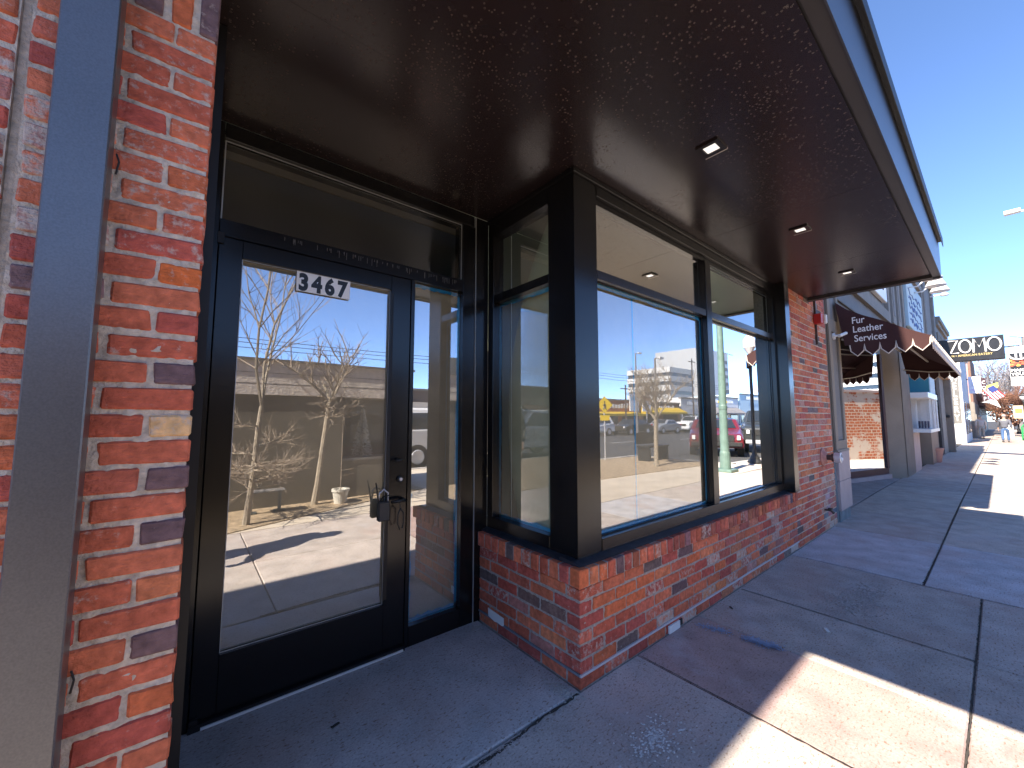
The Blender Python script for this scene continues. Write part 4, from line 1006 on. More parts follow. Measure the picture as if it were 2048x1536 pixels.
wf = thing('white_flag', 'plain white flag hanging below the striped flag', 'flag', (43, -.85, 2.35))
b = MB(); b.tube([(0, .3, .05), (0, -.45, .35)], .016, 6); b.build('pole', IRON, wf)
mb = MB(); mb.quad((0, .25, .05), (0, -.40, .33), (.04, -.62, -.35), (0, -.10, .02)); mb.build('cloth', WF, wf)
yf = thing('yellow_flag', 'yellow and green pennant beside the vertical sign', 'flag', (47, -.95, 3.9))
mb = MB(); mb.quad((0, .1, -.1), (0, -.50, .15), (0, -.50, -.25), (0, .1, -.45)); mb.build('cloth', mat('flag_olive', (.45,.45,.12), .8), yf); b = MB(); b.tube([(0.02, .3, -.3), (0.02, -.5, .2)], .015, 5); b.build('pole', IRON, yf)

# street lamp with banner, near the kerb
def street_lamp(label, x, y, banner=None, globe=True, h=3.35):
    t = thing('street_lamp', label, 'street lamp', (x, y, gz(x)), 0, 'old style street lamps along the kerb')
    MB().lathe([(.20, 0), (.20, .12), (.14, .2), (.12, .5), (.07, .62), (.055, h-.35), (.075, h-.30), (.05, h-.22)], (0,0,0), 14).build('pole', IRON, t, smooth=True)
    if globe:
        MB().lathe([(.06, h-.22), (.17, h-.05), (.19, h+.08), (.12, h+.2), (.05, h+.24)], (0,0,0), 14).build('globe', mat('lamp_glass', (.66,.62,.60), .3), t, smooth=True)
        MB().lathe([(.21, h+.10), (.10, h+.22), (.02, h+.34)], (0,0,0), 14).build('cap', IRON, t)
    return t
lp1 = street_lamp('black street lamp with white globe near the green bike rack', 44, -2.50, h=3.0)
lp2 = copy_tree(lp1, None, (70, -2.62, gz(70)), 0, 'second, smaller black street lamp farther up the street')
bp = thing('banner_pole', 'tall grey pole carrying the food banner and a cobra head lamp', 'street lamp', (28, -2.30, gz(28)))
MB().lathe([(.11, 0), (.09, 2.5), (.08, 5.1), (.06, 5.2)], (0,0,0), 12).build('pole', GREYP, bp); 
b = MB(); b.tube([(0, .0, 5.15), (0, .40, 5.25)], .02, 5); b.build('arm', GREYP, bp); MB().box(-.1, .1, -.12, .18, 5.18, 5.26).build('lamp_head', WHITEM, bp)
bn = thing('food_banner', 'street banner with red food picture and emblem on pole', 'banner', (27.8, -1.80, gz(28)))
bx('cloth', WF, bn, 0, .02, -.62, 0, 2.92, 4.62); bx('print_black', SIGNB, bn, -.004, -.0005, -.62, -.01, 3.34, 4.60)
FOOD = mat('food_print', (.55,.10,.05), .7, noise=(7, .6, 1.6)); FOOD2 = mat('food_print_yellow', (.60,.36,.08), .7, noise=(9,.7,1.4))
q = random.Random(8); b = MB(); b2 = MB()
for i in range(34):
    y = -.05-.52*q.random(); z = 3.78+.48*q.random(); r = q.uniform(.04, .09)
    (b if q.random() < .65 else b2).add([(-.008-.001*i*.1, y+r*math.cos(t), z+r*.7*math.sin(t)) for t in [6.283*j/7 for j in range(7)]], [tuple(range(7))])
b.build('food_picture', FOOD, bn); b2.build('food_picture', FOOD2, bn)
text('lettering', 'MAKE', .17, LETW, bn, (-.010, -.03, 3.58), FACE_W, .001, .006, 1.0); text('lettering', 'YOUR D', .17, LETW, bn, (-.010, -.03, 3.40), FACE_W, .001, .006, .95)
bx('caption_strip', MURALG, bn, -.004, -.001, -.46, -.16, 3.02, 3.045)
b = MB(); b.tube([(-.006, -.08, 3.18), (-.006, -.28, 3.20), (-.006, -.5, 3.18)], .012, 4); b.build('swoosh', GREENP, bn)
em_ = thing('round_emblem', 'round white emblem with two columns above the food banner', 'emblem', (27.75, -2.08, 4.28))
MB().lathe([(.34, 0), (.34, -.02)], (0,0,0), 28, 0).build('disc', LETW, em_)
b = MB(); b.prism([(-.27, -.02), (.27, -.02), (.22, -.16), (.10, -.27), (-.10, -.27), (-.22, -.16)], 0, -.028, -.021); b.build('dark_band', SIGNB, em_)
for y in (-.07, .07): bx('column', LETW, em_, -.034, -.029, y-.03, y+.03, -.24, .2)
bn2 = thing('food_banner', 'cream street banner farther along under the lamps', 'banner', (55, -2.0, 0)); bx('cloth', mat('cream_cloth', (.70,.60,.42), .8), bn2, 0, .03, -.75, -.15, 1.25, 2.35); bx('arm', IRON, bn2, 0, .03, -.9, .2, 2.36, 2.40)
bx('picture', FOOD2, bn2, -.006, -.001, -.65, -.25, 1.7, 2.1)
cl = thing('cobra_street_light', 'cobra head street light arm high at the right edge', 'street lamp', (26, -3.6, -.2))
MB().lathe([(.12, 0), (.08, 10.3)], (0,0,0), 10).build('pole', GREYP, cl); b = MB(); b.tube([(0, 0, 10.2), (0, 1.35, 10.5)], .04, 6); b.build('arm', WHITEM, cl); MB().box(-.14, .14, 1.1, 1.55, 10.42, 10.56).build('lamp_head', WHITEM, cl)
gr = thing('bike_rack', 'bright green bike rack post beside the lamp', 'bike rack', (44, -2.30, gz(44)))
b = MB(); b.tube([(0, 0, 0), (0, 0, .95), (0, -.12, 1.1), (0, -.30, 1.1), (0, -.42, .95), (0, -.42, 0)], .04, 8); b.build('hoop', GREENB, gr); bx('panel', GREENB, gr, -.03, .03, -.34, -.06, .25, .9)
ab = thing('sandwich_board', 'white sandwich board standing past the walking man', 'sign', (52, -2.02, gz(52)))
for s_ in (-1, 1): b = MB(); b.add([(s_*.25, 0, 0), (s_*.25, .55, 0), (0, .55, 1.05), (0, 0, 1.05), (s_*.28, 0, 0), (s_*.28, .55, 0), (s_*.03, .55, 1.05), (s_*.03, 0, 1.05)], [(0,1,2,3),(4,7,6,5),(0,4,5,1),(1,5,6,2),(2,6,7,3),(3,7,4,0)]); b.build('board', WHITEM, ab)

# ------------------------------------------------------------------ people
def skin_body(name, verts, edges, radii, m, parent, sub=2):
    me = bpy.data.meshes.new(name); me.from_pydata(verts, edges, []); o = bpy.data.objects.new(name, me); COL.objects.link(o); o.parent = parent
    md = o.modifiers.new('skin', 'SKIN'); md.use_smooth_shade = True
    for i, r in enumerate(radii):
        sv = me.skin_vertices[0].data[i]; sv.radius = (r if isinstance(r, tuple) else (r, r)); sv.use_root = (i == 0)
    s = o.modifiers.new('sub', 'SUBSURF'); s.levels = sub; s.render_levels = sub
    me.materials.append(m); return o
def person(label, loc, rz, shirt, pants, hair=HAIR, stride=.16, arms='swing', h=1.74):
    """faces +Y locally"""
    t = thing('person', label, 'person', loc, rz); k = h/1.74
    V = lambda L: [(x*k, y*k, z*k) for x, y, z in L]
    s = stride
    skin_body('body', V([(0,0,.93),(0,0,1.05),(0,.0,1.22),(0,0,1.40),(0,.01,1.50),(0,.02,1.60),(0,.03,1.68),
        (.19,0,1.41),(.25,-s*.6 if arms == 'swing' else .02,1.14),(.26,-s*.2 if arms == 'swing' else .22,.90),(-.19,0,1.41),(-.25,s*.6 if arms == 'swing' else .02,1.14),(-.26,s*1.2 if arms == 'swing' else .22,.92),
        (.27,-s*.1 if arms == 'swing' else .25,.80),(-.27,s*1.3 if arms == 'swing' else .25,.82)]),
        [(0,1),(1,2),(2,3),(3,4),(4,5),(5,6),(3,7),(7,8),(8,9),(3,10),(10,11),(11,12),(9,13),(12,14)],
        [(.15*k,.12*k),(.145*k,.11*k),(.17*k,.12*k),(.13*k,.10*k),(.055*k,.055*k),(.088*k,.10*k),(.075*k,.09*k),.065*k,.050*k,.036*k,.065*k,.050*k,.036*k,.035*k,.035*k], SKIN, t)
    skin_body('shirt', V([(0,0,.90),(0,0,1.05),(0,0,1.22),(0,0,1.39),(0,.0,1.47),(.20,0,1.41),(.255,-s*.6 if arms == 'swing' else .02,1.14),(.262,-s*.25 if arms == 'swing' else .2,.93),(-.20,0,1.41),(-.255,s*.6 if arms == 'swing' else .02,1.14),(-.262,s*1.15 if arms == 'swing' else .2,.95)]),
        [(0,1),(1,2),(2,3),(3,4),(3,5),(5,6),(6,7),(3,8),(8,9),(9,10)],
        [(.185*k,.15*k),(.175*k,.14*k),(.195*k,.145*k),(.15*k,.12*k),(.075*k,.07*k),.082*k,.066*k,.054*k,.082*k,.066*k,.054*k], shirt, t)
    skin_body('jeans', V([(0,0,.97),(0,0,.90),(.10,0,.84),(.12,s*.7,.48),(.12,s*.45,.10),(-.10,0,.84),(-.12,-s*.5,.50),(-.12,-s*1.6,.14)]),
        [(0,1),(1,2),(2,3),(3,4),(1,5),(5,6),(6,7)], [(.16*k,.12*k),(.165*k,.13*k),.105*k,.078*k,.062*k,.105*k,.078*k,.062*k], pants, t)
    b = MB()
    for x, y, z in ((.12, s*.45, 0), (-.12, -s*1.6, .03)):
        b.lathe([(.045, 0), (.055, .03), (.04, .09)], (x*k, (y+.02)*k, z*k), 10); b.box((x-.045)*k, (x+.045)*k, (y-.05)*k, (y+.20)*k, z*k, (z+.06)*k)
    b.build('shoes', SHOE, t, bevel=.008)
    hm = MB(); hm.lathe([(.02, .115), (.07, .09), (.10, .03), (.098, -.03), (.07, -.07)], (0, .005, 1.69*k), 14); o = hm.build('hair', hair, t, smooth=True)
    for x in (-.032, .032): MB().lathe([(.002, 0), (.011, .004), (.011, .012), (.002, .016)], (x*k, .107*k, 1.655*k), 8, 1).build('eye', SIGNB, t)
    b = MB(); b.prism([(.10, 1.60), (.145, 1.61), (.11, 1.65)], 0, -.012, .012); b.build('nose', SKIN, t)
    for sgn, y in ((1, -s*.1 if arms == 'swing' else .25), (-1, s*1.3 if arms == 'swing' else .25)):
        hv = [(sgn*.268, y, .80)]; he = []; hr = [.034*k]
        for j in range(4):
            a = len(hv); yo = (j-1.5)*.020
            hv += [(sgn*.262, y+yo, .76), (sgn*.258, y+yo*1.05, .725), (sgn*.248, y+yo, .70)]; he += [(0, a), (a, a+1), (a+1, a+2)]; hr += [.0105*k]*3
        a = len(hv); hv += [(sgn*.25, y+.045, .78), (sgn*.24, y+.055, .75)]; he += [(0, a), (a, a+1)]; hr += [.011*k, .010*k]
        skin_body('hand', V(hv), he, hr, SKIN, t, 1)
    return t
person('man in grey top and blue jeans walking away up the pavement', (38.5, -1.52, gz(38.5)), R(-88), SHIRT, JEANS, h=1.70)
person('person in pale coat standing against the dark shopfront', (45, -.42, gz(45)), R(-60), mat('pale_coat', (.45,.40,.37), .9), mat('beige_trousers', (.34,.30,.26), .9), stride=.03)
person('person in dark jacket casting the long shadow mirrored in the door', (-1.93, -1.50, 0), R(-48), SIGNB, JEANS, stride=.03, arms='down')

# ------------------------------------------------------------------ bare trees
def tree(label, x, y, z0, H, fork, spread, seed, m_tr=WOODT, m_tw=TWIG, r0=.045, lean=(0, 0), depth=4, name='bare_tree', group='bare trees along the pavement', droop=0, nb=4, low=None):
    upb = [.20]
    t = thing(name, label, 'tree', (x, y, z0), 0, group); q = random.Random(seed)
    tr = MB(); tw = MB()
    top = Vector((lean[0], lean[1], fork))
    pts = [Vector((0,0,0))] + [Vector((lean[0]*s+q.uniform(-.02,.02)*H*.1, lean[1]*s+q.uniform(-.02,.02)*H*.1, fork*s)) for s in (.2,.4,.6,.8)] + [top]
    tr.tube(pts, [r0*1.25, r0, r0*.92, r0*.85, r0*.8, r0*.72], 8)
    def grow(p, d, L, r, lv):
        n = 4; P = [p]; dd = d.copy()
        for i in range(n):
            dd = (dd + Vector((q.uniform(-.22,.22), q.uniform(-.22,.22), q.uniform(-.10,upb[0])-droop*lv*.12))).normalized(); P.append(P[-1] + dd*L/n)
        (tr if lv == 0 else tw).tube(P, [r*(1-.55*i/n) for i in range(n+1)], 6 if lv == 0 else 3 if lv > 1 else 4, cap=False)
        if lv < depth:
            for i in range(1, n+1):
                for _ in range(2 if lv < 2 else q.choice((1, 2))):
                    side = Vector((q.uniform(-1,1), q.uniform(-1,1), q.uniform(-.25,.8))).normalized()
                    grow(P[i], (dd*.75 + side*.75).normalized(), L*q.uniform(.42,.62), max(r*.45, .0022), lv+1)
    for i in range(nb):
        a = i*6.283/nb + q.uniform(-.4,.4); grow(top, Vector((math.cos(a)*spread, math.sin(a)*spread, 1)).normalized(), (H-fork)*q.uniform(.55,.72), r0*.55, 0)
    if low:
        upb[0] = .08
        for zz in low:
            for _ in range(2):
                a = q.uniform(0, 6.28); i = zz/fork*.98; grow(Vector((lean[0]*i, lean[1]*i, zz)), Vector((math.cos(a), math.sin(a), .12)).normalized(), .46, r0*.34, 0 if depth < 3 else 1)
    tr.build('trunk', m_tr, t); tw.build('crown', m_tw, t); return t
tree('young bare tree with low tangled branches in the mulch bed', -.92, -2.70, 0, 4.6, 1.45, .20, 11, r0=.034, depth=2, nb=3, low=(.42,.5,.55,.62,.66,.7,.75,.85,.95,1.2), lean=(.10, 0))
tree('slender leaning bare tree beside the potted sapling', .00, -3.40, 0, 2.8, 1.55, .75, 23, r0=.042, lean=(.16, 0), depth=2, nb=4, low=(1.3, 1.45))
tree('small bare street tree with fine twigs in the far mulch bed', 8.25, -4.30, 0, 2.8, 1.25, .75, 31, r0=.06, depth=3, nb=5)
tree('large bare grey tree at the far end of the street', 64, -1.75, gz(64), 8.2, 2.8, .55, 41, m_tr=GREYP, m_tw=mat('twigs_grey', (.26,.24,.25), .9), r0=.20, depth=3, nb=5)
tree('rusty leafed tree behind the walking man', 58, -1.85, gz(58), 4.8, 1.2, .9, 43, m_tw=TWIGR, r0=.12, depth=4, nb=6, name='rusty_tree')
tree('tall bare tree past the banner pole', 75, -2.9, gz(75), 9.5, 3.0, .6, 47, m_tr=GREYP, m_tw=MATS['twigs_grey'], r0=.22, depth=3, nb=5)
lf = MB(); q = random.Random(12)
for _ in range(2600):
    a = q.uniform(0, 6.28); rr2 = q.random()**.5*1.15; z = q.uniform(.9, 3.9); sh = math.sin((z-.9)/3.0*3.0+.1)*.9+.25
    c = Vector((math.cos(a)*rr2*sh, math.sin(a)*rr2*sh, z)); u = Vector((q.gauss(0,1), q.gauss(0,1), q.gauss(0,1))).normalized()*.09; v = u.orthogonal().normalized()*.06
    lf.quad(c-u, c+v, c+u, c-v)
rt = [o for o in bpy.data.objects if o.name.startswith('rusty_tree')][0]
lf.build('leaves', mat('rust_leaf', (.25,.13,.09), .9, noise=(3,.7,1.3)), rt, kind='stuff')

# potted sapling, cart, kiosk seen mirrored in the door
pt = thing('potted_sapling', 'thin sapling in a pale round tub by the kiosk wall', 'planter', (.34, -3.28, 0))
MB().lathe([(.085, 0), (.115, .19), (.128, .19), (.128, .225), (.10, .225), (.095, .18)], (0,0,0), 20).build('tub', mat('cream_plastic', (.62,.60,.54), .7), pt)
b = MB(); b.tube([(0,0,.1),(0,0,.9),(.005,0,1.5)], [.008,.006,.004], 5); q = random.Random(2)
for z in (.3,.36,.42,.5): a = q.uniform(0,6.28); b.tube([(0,0,z),(.08*math.cos(a),.08*math.sin(a),z+.01),(.18*math.cos(a),.18*math.sin(a),z+.03)], .003, 3)
b.build('stem', TWIG, pt)
kiosk = thing('kiosk', 'low dark walled kiosk with pale stucco band across the pavement', 'kiosk', (-3.0, -3.62, 0))
KD = mat('kiosk_dark', (.15,.135,.11), .7, noise=(2,.92,1.06)); KS = mat('kiosk_stucco', (.82,.75,.68), .9, noise=(12,.85,1.12), bump=(30,.6,.01))
bx('wall', KD, kiosk, 0, 3.45, -1.6, 0, -.05, 1.64); bx('wall', KD, kiosk, 3.452, 4.6, -1.6, -.45, -.05, 1.64); bx('fascia_band', KS, kiosk, -.03, 4.63, -1.63, .03, 1.642, 2.14); bx('coping', GREYT, kiosk, -.06, 4.66, -1.66, .06, 2.141, 2.175)
for z in (1.80, 1.96): bx('band_groove', DARKW, kiosk, -.03, 4.63, .0302, .0318, z, z+.006)
bx('display_sill', GREYP, kiosk, 3.455, 4.6, -.449, -.02, .60, .64); bx('display_wall', KD, kiosk, 3.455, 4.6, -.449, -.03, -.05, .599); pane_y(kiosk, glass('glass_clear2', .10, (.9,.9,.9)), 3.455, 4.6, -.02, .64, 1.64)
xt = thing('flocked_tree', 'snow flocked artificial fir tree in the kiosk window', 'christmas tree', (.84, -3.86, .64)); q = random.Random(6); b = MB()
for i in range(1500):
    z = .02+.80*q.random(); r = .24*(1-z/.84)*q.uniform(.35,1); a = q.uniform(0,6.28); c = Vector((r*math.cos(a)*.8, r*math.sin(a)*.6, z)); u = Vector((math.cos(a), math.sin(a), -.3))*.028; v = u.orthogonal().normalized()*.010
    b.quad(c-v, c+u, c+v, c-u*.2)
b.build('needles', mat('flocked_green', (.90,.92,.90), .9, noise=(30,.6,1.1)), xt, kind='stuff'); b = MB(); b.tube([(0,0,0),(0,0,.8)], [.015,.004], 6); b.build('stem', TWIG, xt)
ct = thing('folding_cart', 'grey wheeled utility cart parked by the kiosk wall', 'cart', (-.56, -3.25, 0))
bx('top', GREYP, ct, -.30, .14, -.12, .12, .30, .315); 
for x in (-.26, .08): b = MB(); b.tube([(x,0,.30),(x,0,.05)], .022, 6); b.tube([(x-.07,0,.03),(x+.07,0,.03)], .02, 6); b.build('leg', PLINTH, ct)
for x in (-.28,-.20,.05,.13): MB().lathe([(.022,-.01),(.022,.01)], (x,0,.022), 10, 1).build('wheel', RUBBER, ct)

# street furniture seen mirrored in the front panes
sp = thing('signal_pole', 'thick pale green traffic signal pole on a square base', 'pole', (8.68, -2.72, 0))
bx('base', GREENP, sp, -.22, .22, -.22, .22, 0, .07, bevel=.01); MB().lathe([(.125, .07), (.115, .45), (.10, .5), (.088, 1.5), (.095, 1.52), (.095, 1.6), (.085, 1.62), (.07, 5.5)], (0,0,0), 16).build('shaft', GREENP, sp, smooth=False)
b = MB(); b.tube([(0,0,2.95),(1.2,-.2,3.0)], .012, 5); b.build('bracket', WHITEM, sp); MB().lathe([(.04,-.10),(.04,-.104)], (.02,0,.32), 12, 1).build('round_sticker', RUBBER, sp)
lq = thing('street_lamp', 'black street lamp with hanging sign and fluted base across the mirrored pavement', 'street lamp', (11.4, -3.03, 0), 0, 'old style street lamps along the kerb')
MB().lathe([(.20, 0), (.19, .04), (.14, .10), (.12, .16), (.07, .24), (.05, .35), (.045, 3.2)], (0,0,0), 16).build('pole', IRON, lq); MB().lathe([(.05,3.2),(.17,3.4),(.17,3.62),(.05,3.8)], (0,0,0), 14).build('globe', MATS['lamp_glass'], lq); b = MB(); b.prism([(-.25,2.75),(-.05,2.75),(-.05,3.05),(-.15,3.15),(-.25,3.05)], 1, -.015, .015); b.build('hanging_sign', MAROON, lq)
def ped_sign(label, x, y, z, zc, s=.26):
    t = thing('pedestrian_sign', label, 'road sign', (x, y, z), R(25), 'yellow pedestrian crossing signs')
    b = MB(); b.tube([(0,0,0),(0,0,zc+s)], .022, 6); b.build('post', STEEL, t)
    b = MB(); b.prism([(0, zc-s), (s, zc), (0, zc+s), (-s, zc)], 1, .026, .03); b.build('plate', YEL, t)
    b = MB(); b.prism([(-.16, zc-s-.22), (.16, zc-s-.22), (.16, zc-s-.06), (-.16, zc-s-.06)], 1, .026, .03); b.build('plate', YEL, t)
    b = MB(); y2 = .034; b.tube([(0,y2,zc+.02),(0.0,y2,zc-.04)], .028, 5); b.tube([(0,y2,zc-.03),(.05,y2,zc-.14)], .014, 4); b.tube([(0,y2,zc-.03),(-.05,y2,zc-.14)], .014, 4); b.tube([(-.05,y2,zc-.02),(0,y2,zc+.04),(.05,y2,zc-.02)], .010, 4); b.lathe([(.022,-.003),(.022,.003)], (0,y2,zc+.085), 10, 1); b.build('walker_symbol', SIGNB, t)
    return t
ped_sign('yellow pedestrian diamond sign mirrored at the left of the big pane', 8.4, -6.1, -.1, 1.80); ped_sign('yellow pedestrian diamond sign mirrored behind the mullion', 15.3, -6.2, -.15, 2.15); ped_sign('yellow pedestrian diamond sign mirrored beside the green pole', 16.9, -6.2, -.15, 2.15)
for i, (x, y, lab) in enumerate(((11.5, -6.2, 'tall mirrored street light near the bare street tree'), (17.0, -10.6, 'tall mirrored street light behind the bare street tree'))):
    t = thing('tall_street_light', lab, 'street lamp', (x, y, -.15), 0, 'tall street lights'); MB().lathe([(.06,0),(.035,3.6 if i == 0 else 4.9)], (0,0,0), 8).build('pole', GREYP, t); H_ = 3.6 if i == 0 else 4.9; b = MB(); b.tube([(0,0,H_),(.35,0,H_+.05)], .02, 5); b.build('arm', WHITEM, t); bx('lamp_head', WHITEM, t, .25, .5, -.06, .06, H_+.0, H_+.08)
for i, (x, y, h) in enumerate(((29, -24.5, 5.2), (36, -24.5, 5.0), (52, -24.8, 9.5), (-6, -24.5, 7.5))):
    t = thing('utility_pole', ['wooden utility pole over the orange shop', 'second wooden utility pole by the billboards', 'tallest utility pole beside the striped office block', 'utility pole near the arched roof building'][i], 'utility pole', (x, y, -.1), 0, 'utility poles across the street')
    MB().lathe([(.12,0),(.08,h)], (0,0,0), 7).build('pole', BRASSD, t); bx('cross_arm', BRASSD, t, -.9, .9, -.05, .05, h-.5, h-.4)
wr_ = MB()
for dz, dy in ((4.55, -.3), (4.7, .3), (4.2, 0)): wr_.tube([(-40+i*5, -24.5+dy, dz+1.4-.25*math.sin((i % 6)/6*3.14)) for i in range(22)], .02, 4, cap=False)
tag(wr_.build('power_lines', IRON), 'sagging power lines strung above the far shops', 'power line')

# shops and blocks across the street
def shopx(label, x0, x1, h, m, awn=None, depth=8, awz=(1.8, 2.5)):
    t = thing('street_shop', label, 'building', (x0, -26, 0)); w = x1-x0
    bx('wall', m, t, 0, w, -depth, 0, -.3, h); bx('cornice', GREYT, t, -.05, w+.05, -.3, .12, h, h+.18)
    n = max(1, int(w/3.2))
    for i in range(n):
        a = w*(i+.12)/n; c = w*(i+.88)/n; f_ = bx('window', DARKW, t, a, c, .001, .04, .3, 1.75); bx('pane', CAR_GLASS, f_, a+.08, c-.08, .041, .05, .38, 1.67)
    if awn: b = MB(); b.prism([(.01, awz[1]), (1.3, awz[0]), (1.3, awz[0]-.22), (.01, awz[0]-.22)], 0, .3, w-.3); b.build('shop_awning', awn, t)
    q = random.Random(int(x0*7)); b = MB(); x = w*.2
    while x < w*.8: b.box(x, x+.35, .13, .16, h-.85, h-.35+q.uniform(-.1,.1)); x += .55
    b.build('fascia_letters', LETW, t); return t
shopx('orange brick shop with yellow awning at the mirrored left', 30, 40.5, 3.2, ORANGEW, YELA, awz=(1.7, 1.95)); shopx('dark brick shop front with long yellow awning', 41, 50.5, 3.1, BROWNW, YELA, awz=(1.95, 2.6)); shopx('white cornered low shop beyond the yellow awning', 51, 58, 3.9, WHITEW)
shopx('white shop with grey sloping awning near parked pickup', 58.5, 70, 4.4, WHITEW, GREYP, awz=(2.0, 2.9)); shopx('blue panelled shop beyond the white one', 70.5, 84, 5.2, LBLUE); shopx('brown brick shop across the street beyond the plaza', 10, 29.5, 3.4, BROWNW, GREYP)
ar = thing('arched_hall', 'arched roof hall with yellow awning across the street', 'building', (-22, -26, 0)); b = MB(); b.prism([(0,-.3),(12,-.3),(12,4.2)]+[(6+6*math.cos(t*math.pi/12), 4.2+2.2*math.sin(t*math.pi/12)) for t in range(1,12)]+[(0,4.2)], 1, -9, 0); b.build('wall', TAND, ar); bx('shop_awning', YELA, ar, 1, 11, .01, .9, 2.2, 2.8); bx('wall', BROWNW, ar, 12.1, 28, -9, 0, -.3, 4.6); bx('window', DARKW, ar, 1, 11, .001, .05, .3, 2.0)
shopx('plain tan shop row far to the mirrored left', -52, -23, 4.2, TAND, MAROON)
ob = thing('office_block', 'white office block with dark window bands', 'office building', (88, -48, 0)); 
bx('core', CAR_GLASS, ob, .2, 11.8, -11.8, -.2, -.3, 13.0)
for k in range(6): bx('floor_band', WHITEW, ob, 0, 12, -12, 0, 1.2+k*2.2, 2.5+k*2.2)
tb = thing('tower_block', 'tall plain pale grey tower block', 'office building', (112, -52, 0)); bx('core', mat('pale_grey_block', (.50,.51,.52), .9), tb, 0, 19, -14, 0, -.3, 21.5); 
for k in range(8): bx('floor_band', GREYP, tb, 14, 18.5, .001, .05, 2+k*2.3, 3+k*2.3)
for i, (x, lab) in enumerate(((37.6, 'white billboard sign left of the mirrored bare tree'), (40.1, 'white and red billboard sign nearest the bare tree'))):
    t = thing('billboard', lab, 'sign', (x, -25.0, 2.0)); bx('board', WHITEM, t, 0, 1.7, -.1, 0, 0, 2.0); b = MB(); b.tube([(.85,-.05,0),(.85,-.05,-2.2)], .06, 6); b.build('post', STEEL, t); bx('board_header', REDP if i else LBLUE, t, .2, 1.5, .001, .01, 1.3, 1.75)

# brick kiosk wall mirrored in the oblique shop glass
kw = thing('whitewashed_brick_wall', 'worn red brick wall with flaking whitewash by the kerb', 'brick wall', (13.0, -3.1, gz(15)))
KB = mat('whitewashed_brick', (.5,.3,.2), .9); nt = KB.node_tree; bs = nt.nodes["Principled BSDF"]
bt = nt.nodes.new("ShaderNodeTexBrick"); bt.inputs['Scale'].default_value = 2.6; bt.inputs['Color1'].default_value = (.52,.16,.07,1); bt.inputs['Color2'].default_value = (.40,.12,.06,1); bt.inputs['Mortar'].default_value = (.60,.50,.40,1); bt.inputs['Mortar Size'].default_value = .03
tcn = nt.nodes.new("ShaderNodeTexCoord"); mp = nt.nodes.new("ShaderNodeMapping"); mp.inputs['Rotation'].default_value = (R(90), 0, 0); nt.links.new(tcn.outputs['Object'], mp.inputs[0]); nt.links.new(mp.outputs[0], bt.inputs['Vector'])
nz = nt.nodes.new("ShaderNodeTexNoise"); nz.inputs['Scale'].default_value = 1.3; nz.inputs['Detail'].default_value = 10; nz.inputs['Roughness'].default_value = .7; nt.links.new(tcn.outputs['Object'], nz.inputs['Vector'])
mr = nt.nodes.new("ShaderNodeMapRange"); mr.inputs[1].default_value = .50; mr.inputs[2].default_value = .56; nt.links.new(nz.outputs[0], mr.inputs[0]); mx = nt.nodes.new("ShaderNodeMix"); mx.data_type = 'RGBA'; nt.links.new(mr.outputs[0], mx.inputs[0]); nt.links.new(bt.outputs[0], mx.inputs[6]); mx.inputs[7].default_value = (.62,.55,.48,1); nt.links.new(mx.outputs[2], bs.inputs['Base Color'])
bx('wall', KB, kw, 0, 6.0, -.3, 0, 0, 2.2); bx('coping', PINK, kw, -.05, 6.05, -.34, .04, 2.201, 2.28)

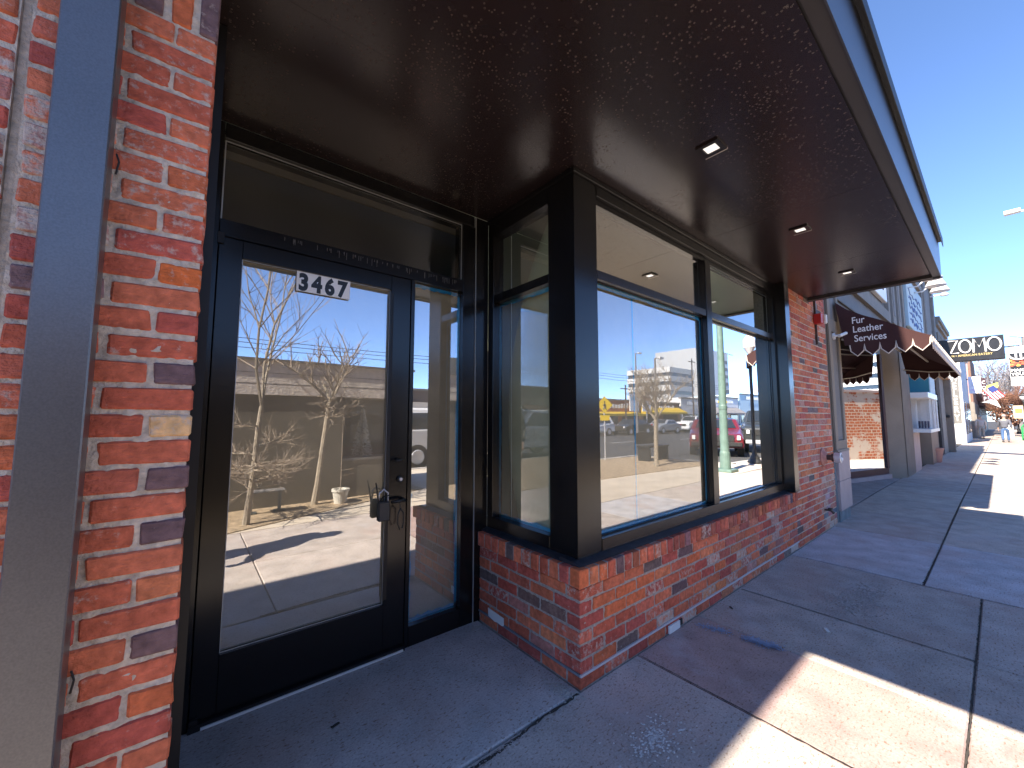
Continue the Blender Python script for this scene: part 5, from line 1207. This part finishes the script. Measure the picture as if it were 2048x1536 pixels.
# ------------------------------------------------------------------ vehicles
def car(label, x, y, rz, paint, kind='suv', group='vehicles parked along the street'):
    t = thing('parked_car', label, {'suv': 'car', 'pickup': 'pickup truck', 'sedan': 'car'}[kind], (x, y, gz(x)-.125), rz, group)
    L = {'suv': 4.6, 'pickup': 5.4, 'sedan': 4.4}[kind]; W = .92
    prof = {'suv': [(-2.3,.35),(-2.28,.95),(-2.1,1.08),(-1.9,1.62),(-1.6,1.70),(.25,1.70),(.95,1.12),(2.0,1.0),(2.25,.85),(2.3,.4)],
            'sedan': [(-2.2,.32),(-2.18,.85),(-1.9,.98),(-1.5,1.05),(-.95,1.40),(.15,1.43),(.85,1.02),(1.8,.88),(2.15,.72),(2.2,.36)],
            'pickup': [(-2.7,.5),(-2.7,1.12),(-.75,1.14),(-.62,1.82),(.55,1.86),(1.15,1.28),(2.45,1.20),(2.68,1.05),(2.7,.5)]}[kind]
    n = len(prof); b = MB()
    def wid(z): return W if z < 1.1 else W - (z-1.1)*.32
    rows = []
    for s in (-1, 1):
        for px_, pz in prof: b.v.append((px_, s*wid(pz), pz))
    # inset rows for rounding
    b.f += [tuple(range(n)), tuple(range(2*n-1, n-1, -1))] + [(i, i+n, (i+1) % n+n, (i+1) % n) for i in range(n)]
    b.build('body', paint, t, bevel=.05)
    gl = {'suv': [(-1.75,1.10),(-1.66,1.55),(.18,1.60),(.72,1.14)], 'sedan': [(-1.35,1.03),(-.88,1.33),(.10,1.36),(.62,1.03)], 'pickup': [(-.60,1.22),(-.52,1.74),(.50,1.78),(.98,1.30)]}[kind]
    for s in (-1, 1):
        g = MB(); g.v = [(a, s*(wid(z)+.012), z) for a, z in gl]; g.f = [(0,1,2,3)]; g.build('side_window', CAR_GLASS, t)
    i0 = {'suv': (5,6), 'sedan': (5,6), 'pickup': (4,5)}[kind]; a, c = prof[i0[0]], prof[i0[1]]
    def wp(u, yy, o=.012): return (a[0]+(c[0]-a[0])*u+o, yy, a[1]+(c[1]-a[1])*u+o)
    g = MB(); g.quad(wp(.08,-.62), wp(.9,-.74), wp(.9,.74), wp(.08,.62)); g.build('windscreen', CAR_GLASS, t)
    r = .40 if kind == 'pickup' else .34; wx = L/2 - .85
    for sx2 in (-1, 1):
        for sy in (-1, 1):
            w_ = MB().lathe([(r*.98, -.11), (r, -.09), (r, .09), (r*.98, .11)], (sx2*wx, sy*(W-.08), r), 22, 1).build('wheel', RUBBER, t); MB().lathe([(r*.6, sy*.112), (r*.55, sy*.125), (.05, sy*.12)], (sx2*wx, sy*(W-.08), r), 16, 1).build('rim', STEEL, w_)
    fx = prof[-1][0]
    hz = .92 if kind == 'pickup' else .74
    for sy in (-1, 1): bx('headlight', WHITEM, t, fx-.12, fx+.02, sy*.82-.12 if sy > 0 else -.82-.0, sy*.82 if sy > 0 else -.82+.12+.0, hz-.08, hz+.08, .01); bx('tail_light', REDP, t, -fx-.02, -fx+.1, sy*.80-.1, sy*.80+.02, hz, hz+.25)
    bx('grille', RUBBER, t, fx-.05, fx+.015, -.60, .60, hz-.14, hz+.10); bx('front_bumper', STEEL if kind == 'pickup' else RUBBER, t, fx-.1, fx+.05, -.86, .86, .42, .58, .02)
    return t
P_DK = mat('paint_dark_grey', (.035,.04,.042), .25, coat=.6, noise=(2,.95,1.05)); P_RED = mat('paint_red', (.13,.012,.016), .25, coat=.6); P_WH = mat('paint_white', (.72,.73,.74), .3, coat=.5); P_SL = mat('paint_silver', (.42,.44,.46), .3, metal=.4, coat=.4); P_BL = mat('paint_blue', (.05,.09,.18), .3, coat=.5)
car('dark grey pickup truck facing the plaza', 19.8, -5.55, R(158), P_DK, 'pickup')
car('small red car mirrored behind the green pole', 16.0, -6.15, R(156), P_RED, 'sedan')
car('white car mirrored in the narrow sidelight', 4.9, -8.0, 0, P_WH, 'suv')
car('silver wagon mirrored in the return pane', -7.8, -7.9, 0, P_SL, 'suv')
car('white car in the far lane left of the mirrored tree', 25, -20.5, R(180), P_WH, 'suv'); car('dark sedan in the far lane by the orange shop', 31, -20.5, R(180), P_DK, 'sedan'); car('silver sedan in the far lane behind the mirrored tree', 36.5, -20.5, R(180), P_SL, 'sedan')
car('white pickup in front of the yellow awning', 43, -20.5, R(180), P_WH, 'pickup'); car('blue car farthest along the far kerb', 50, -20.5, R(180), P_BL, 'suv')
car('dark parked car seen past the walking man', 70, -5.0, 0, P_DK, 'suv')
bn3 = thing('bench', 'dark metal bench facing the street in the plaza', 'bench', (9.6, -5.2, 0)); bx('seat', IRON, bn3, -.6, .6, -.2, .2, .42, .46); bx('backrest', IRON, bn3, -.6, .6, -.24, -.2, .5, .85)
for x in (-.5, .5): bx('leg', IRON, bn3, x-.03, x+.03, -.2, .2, 0, .419)
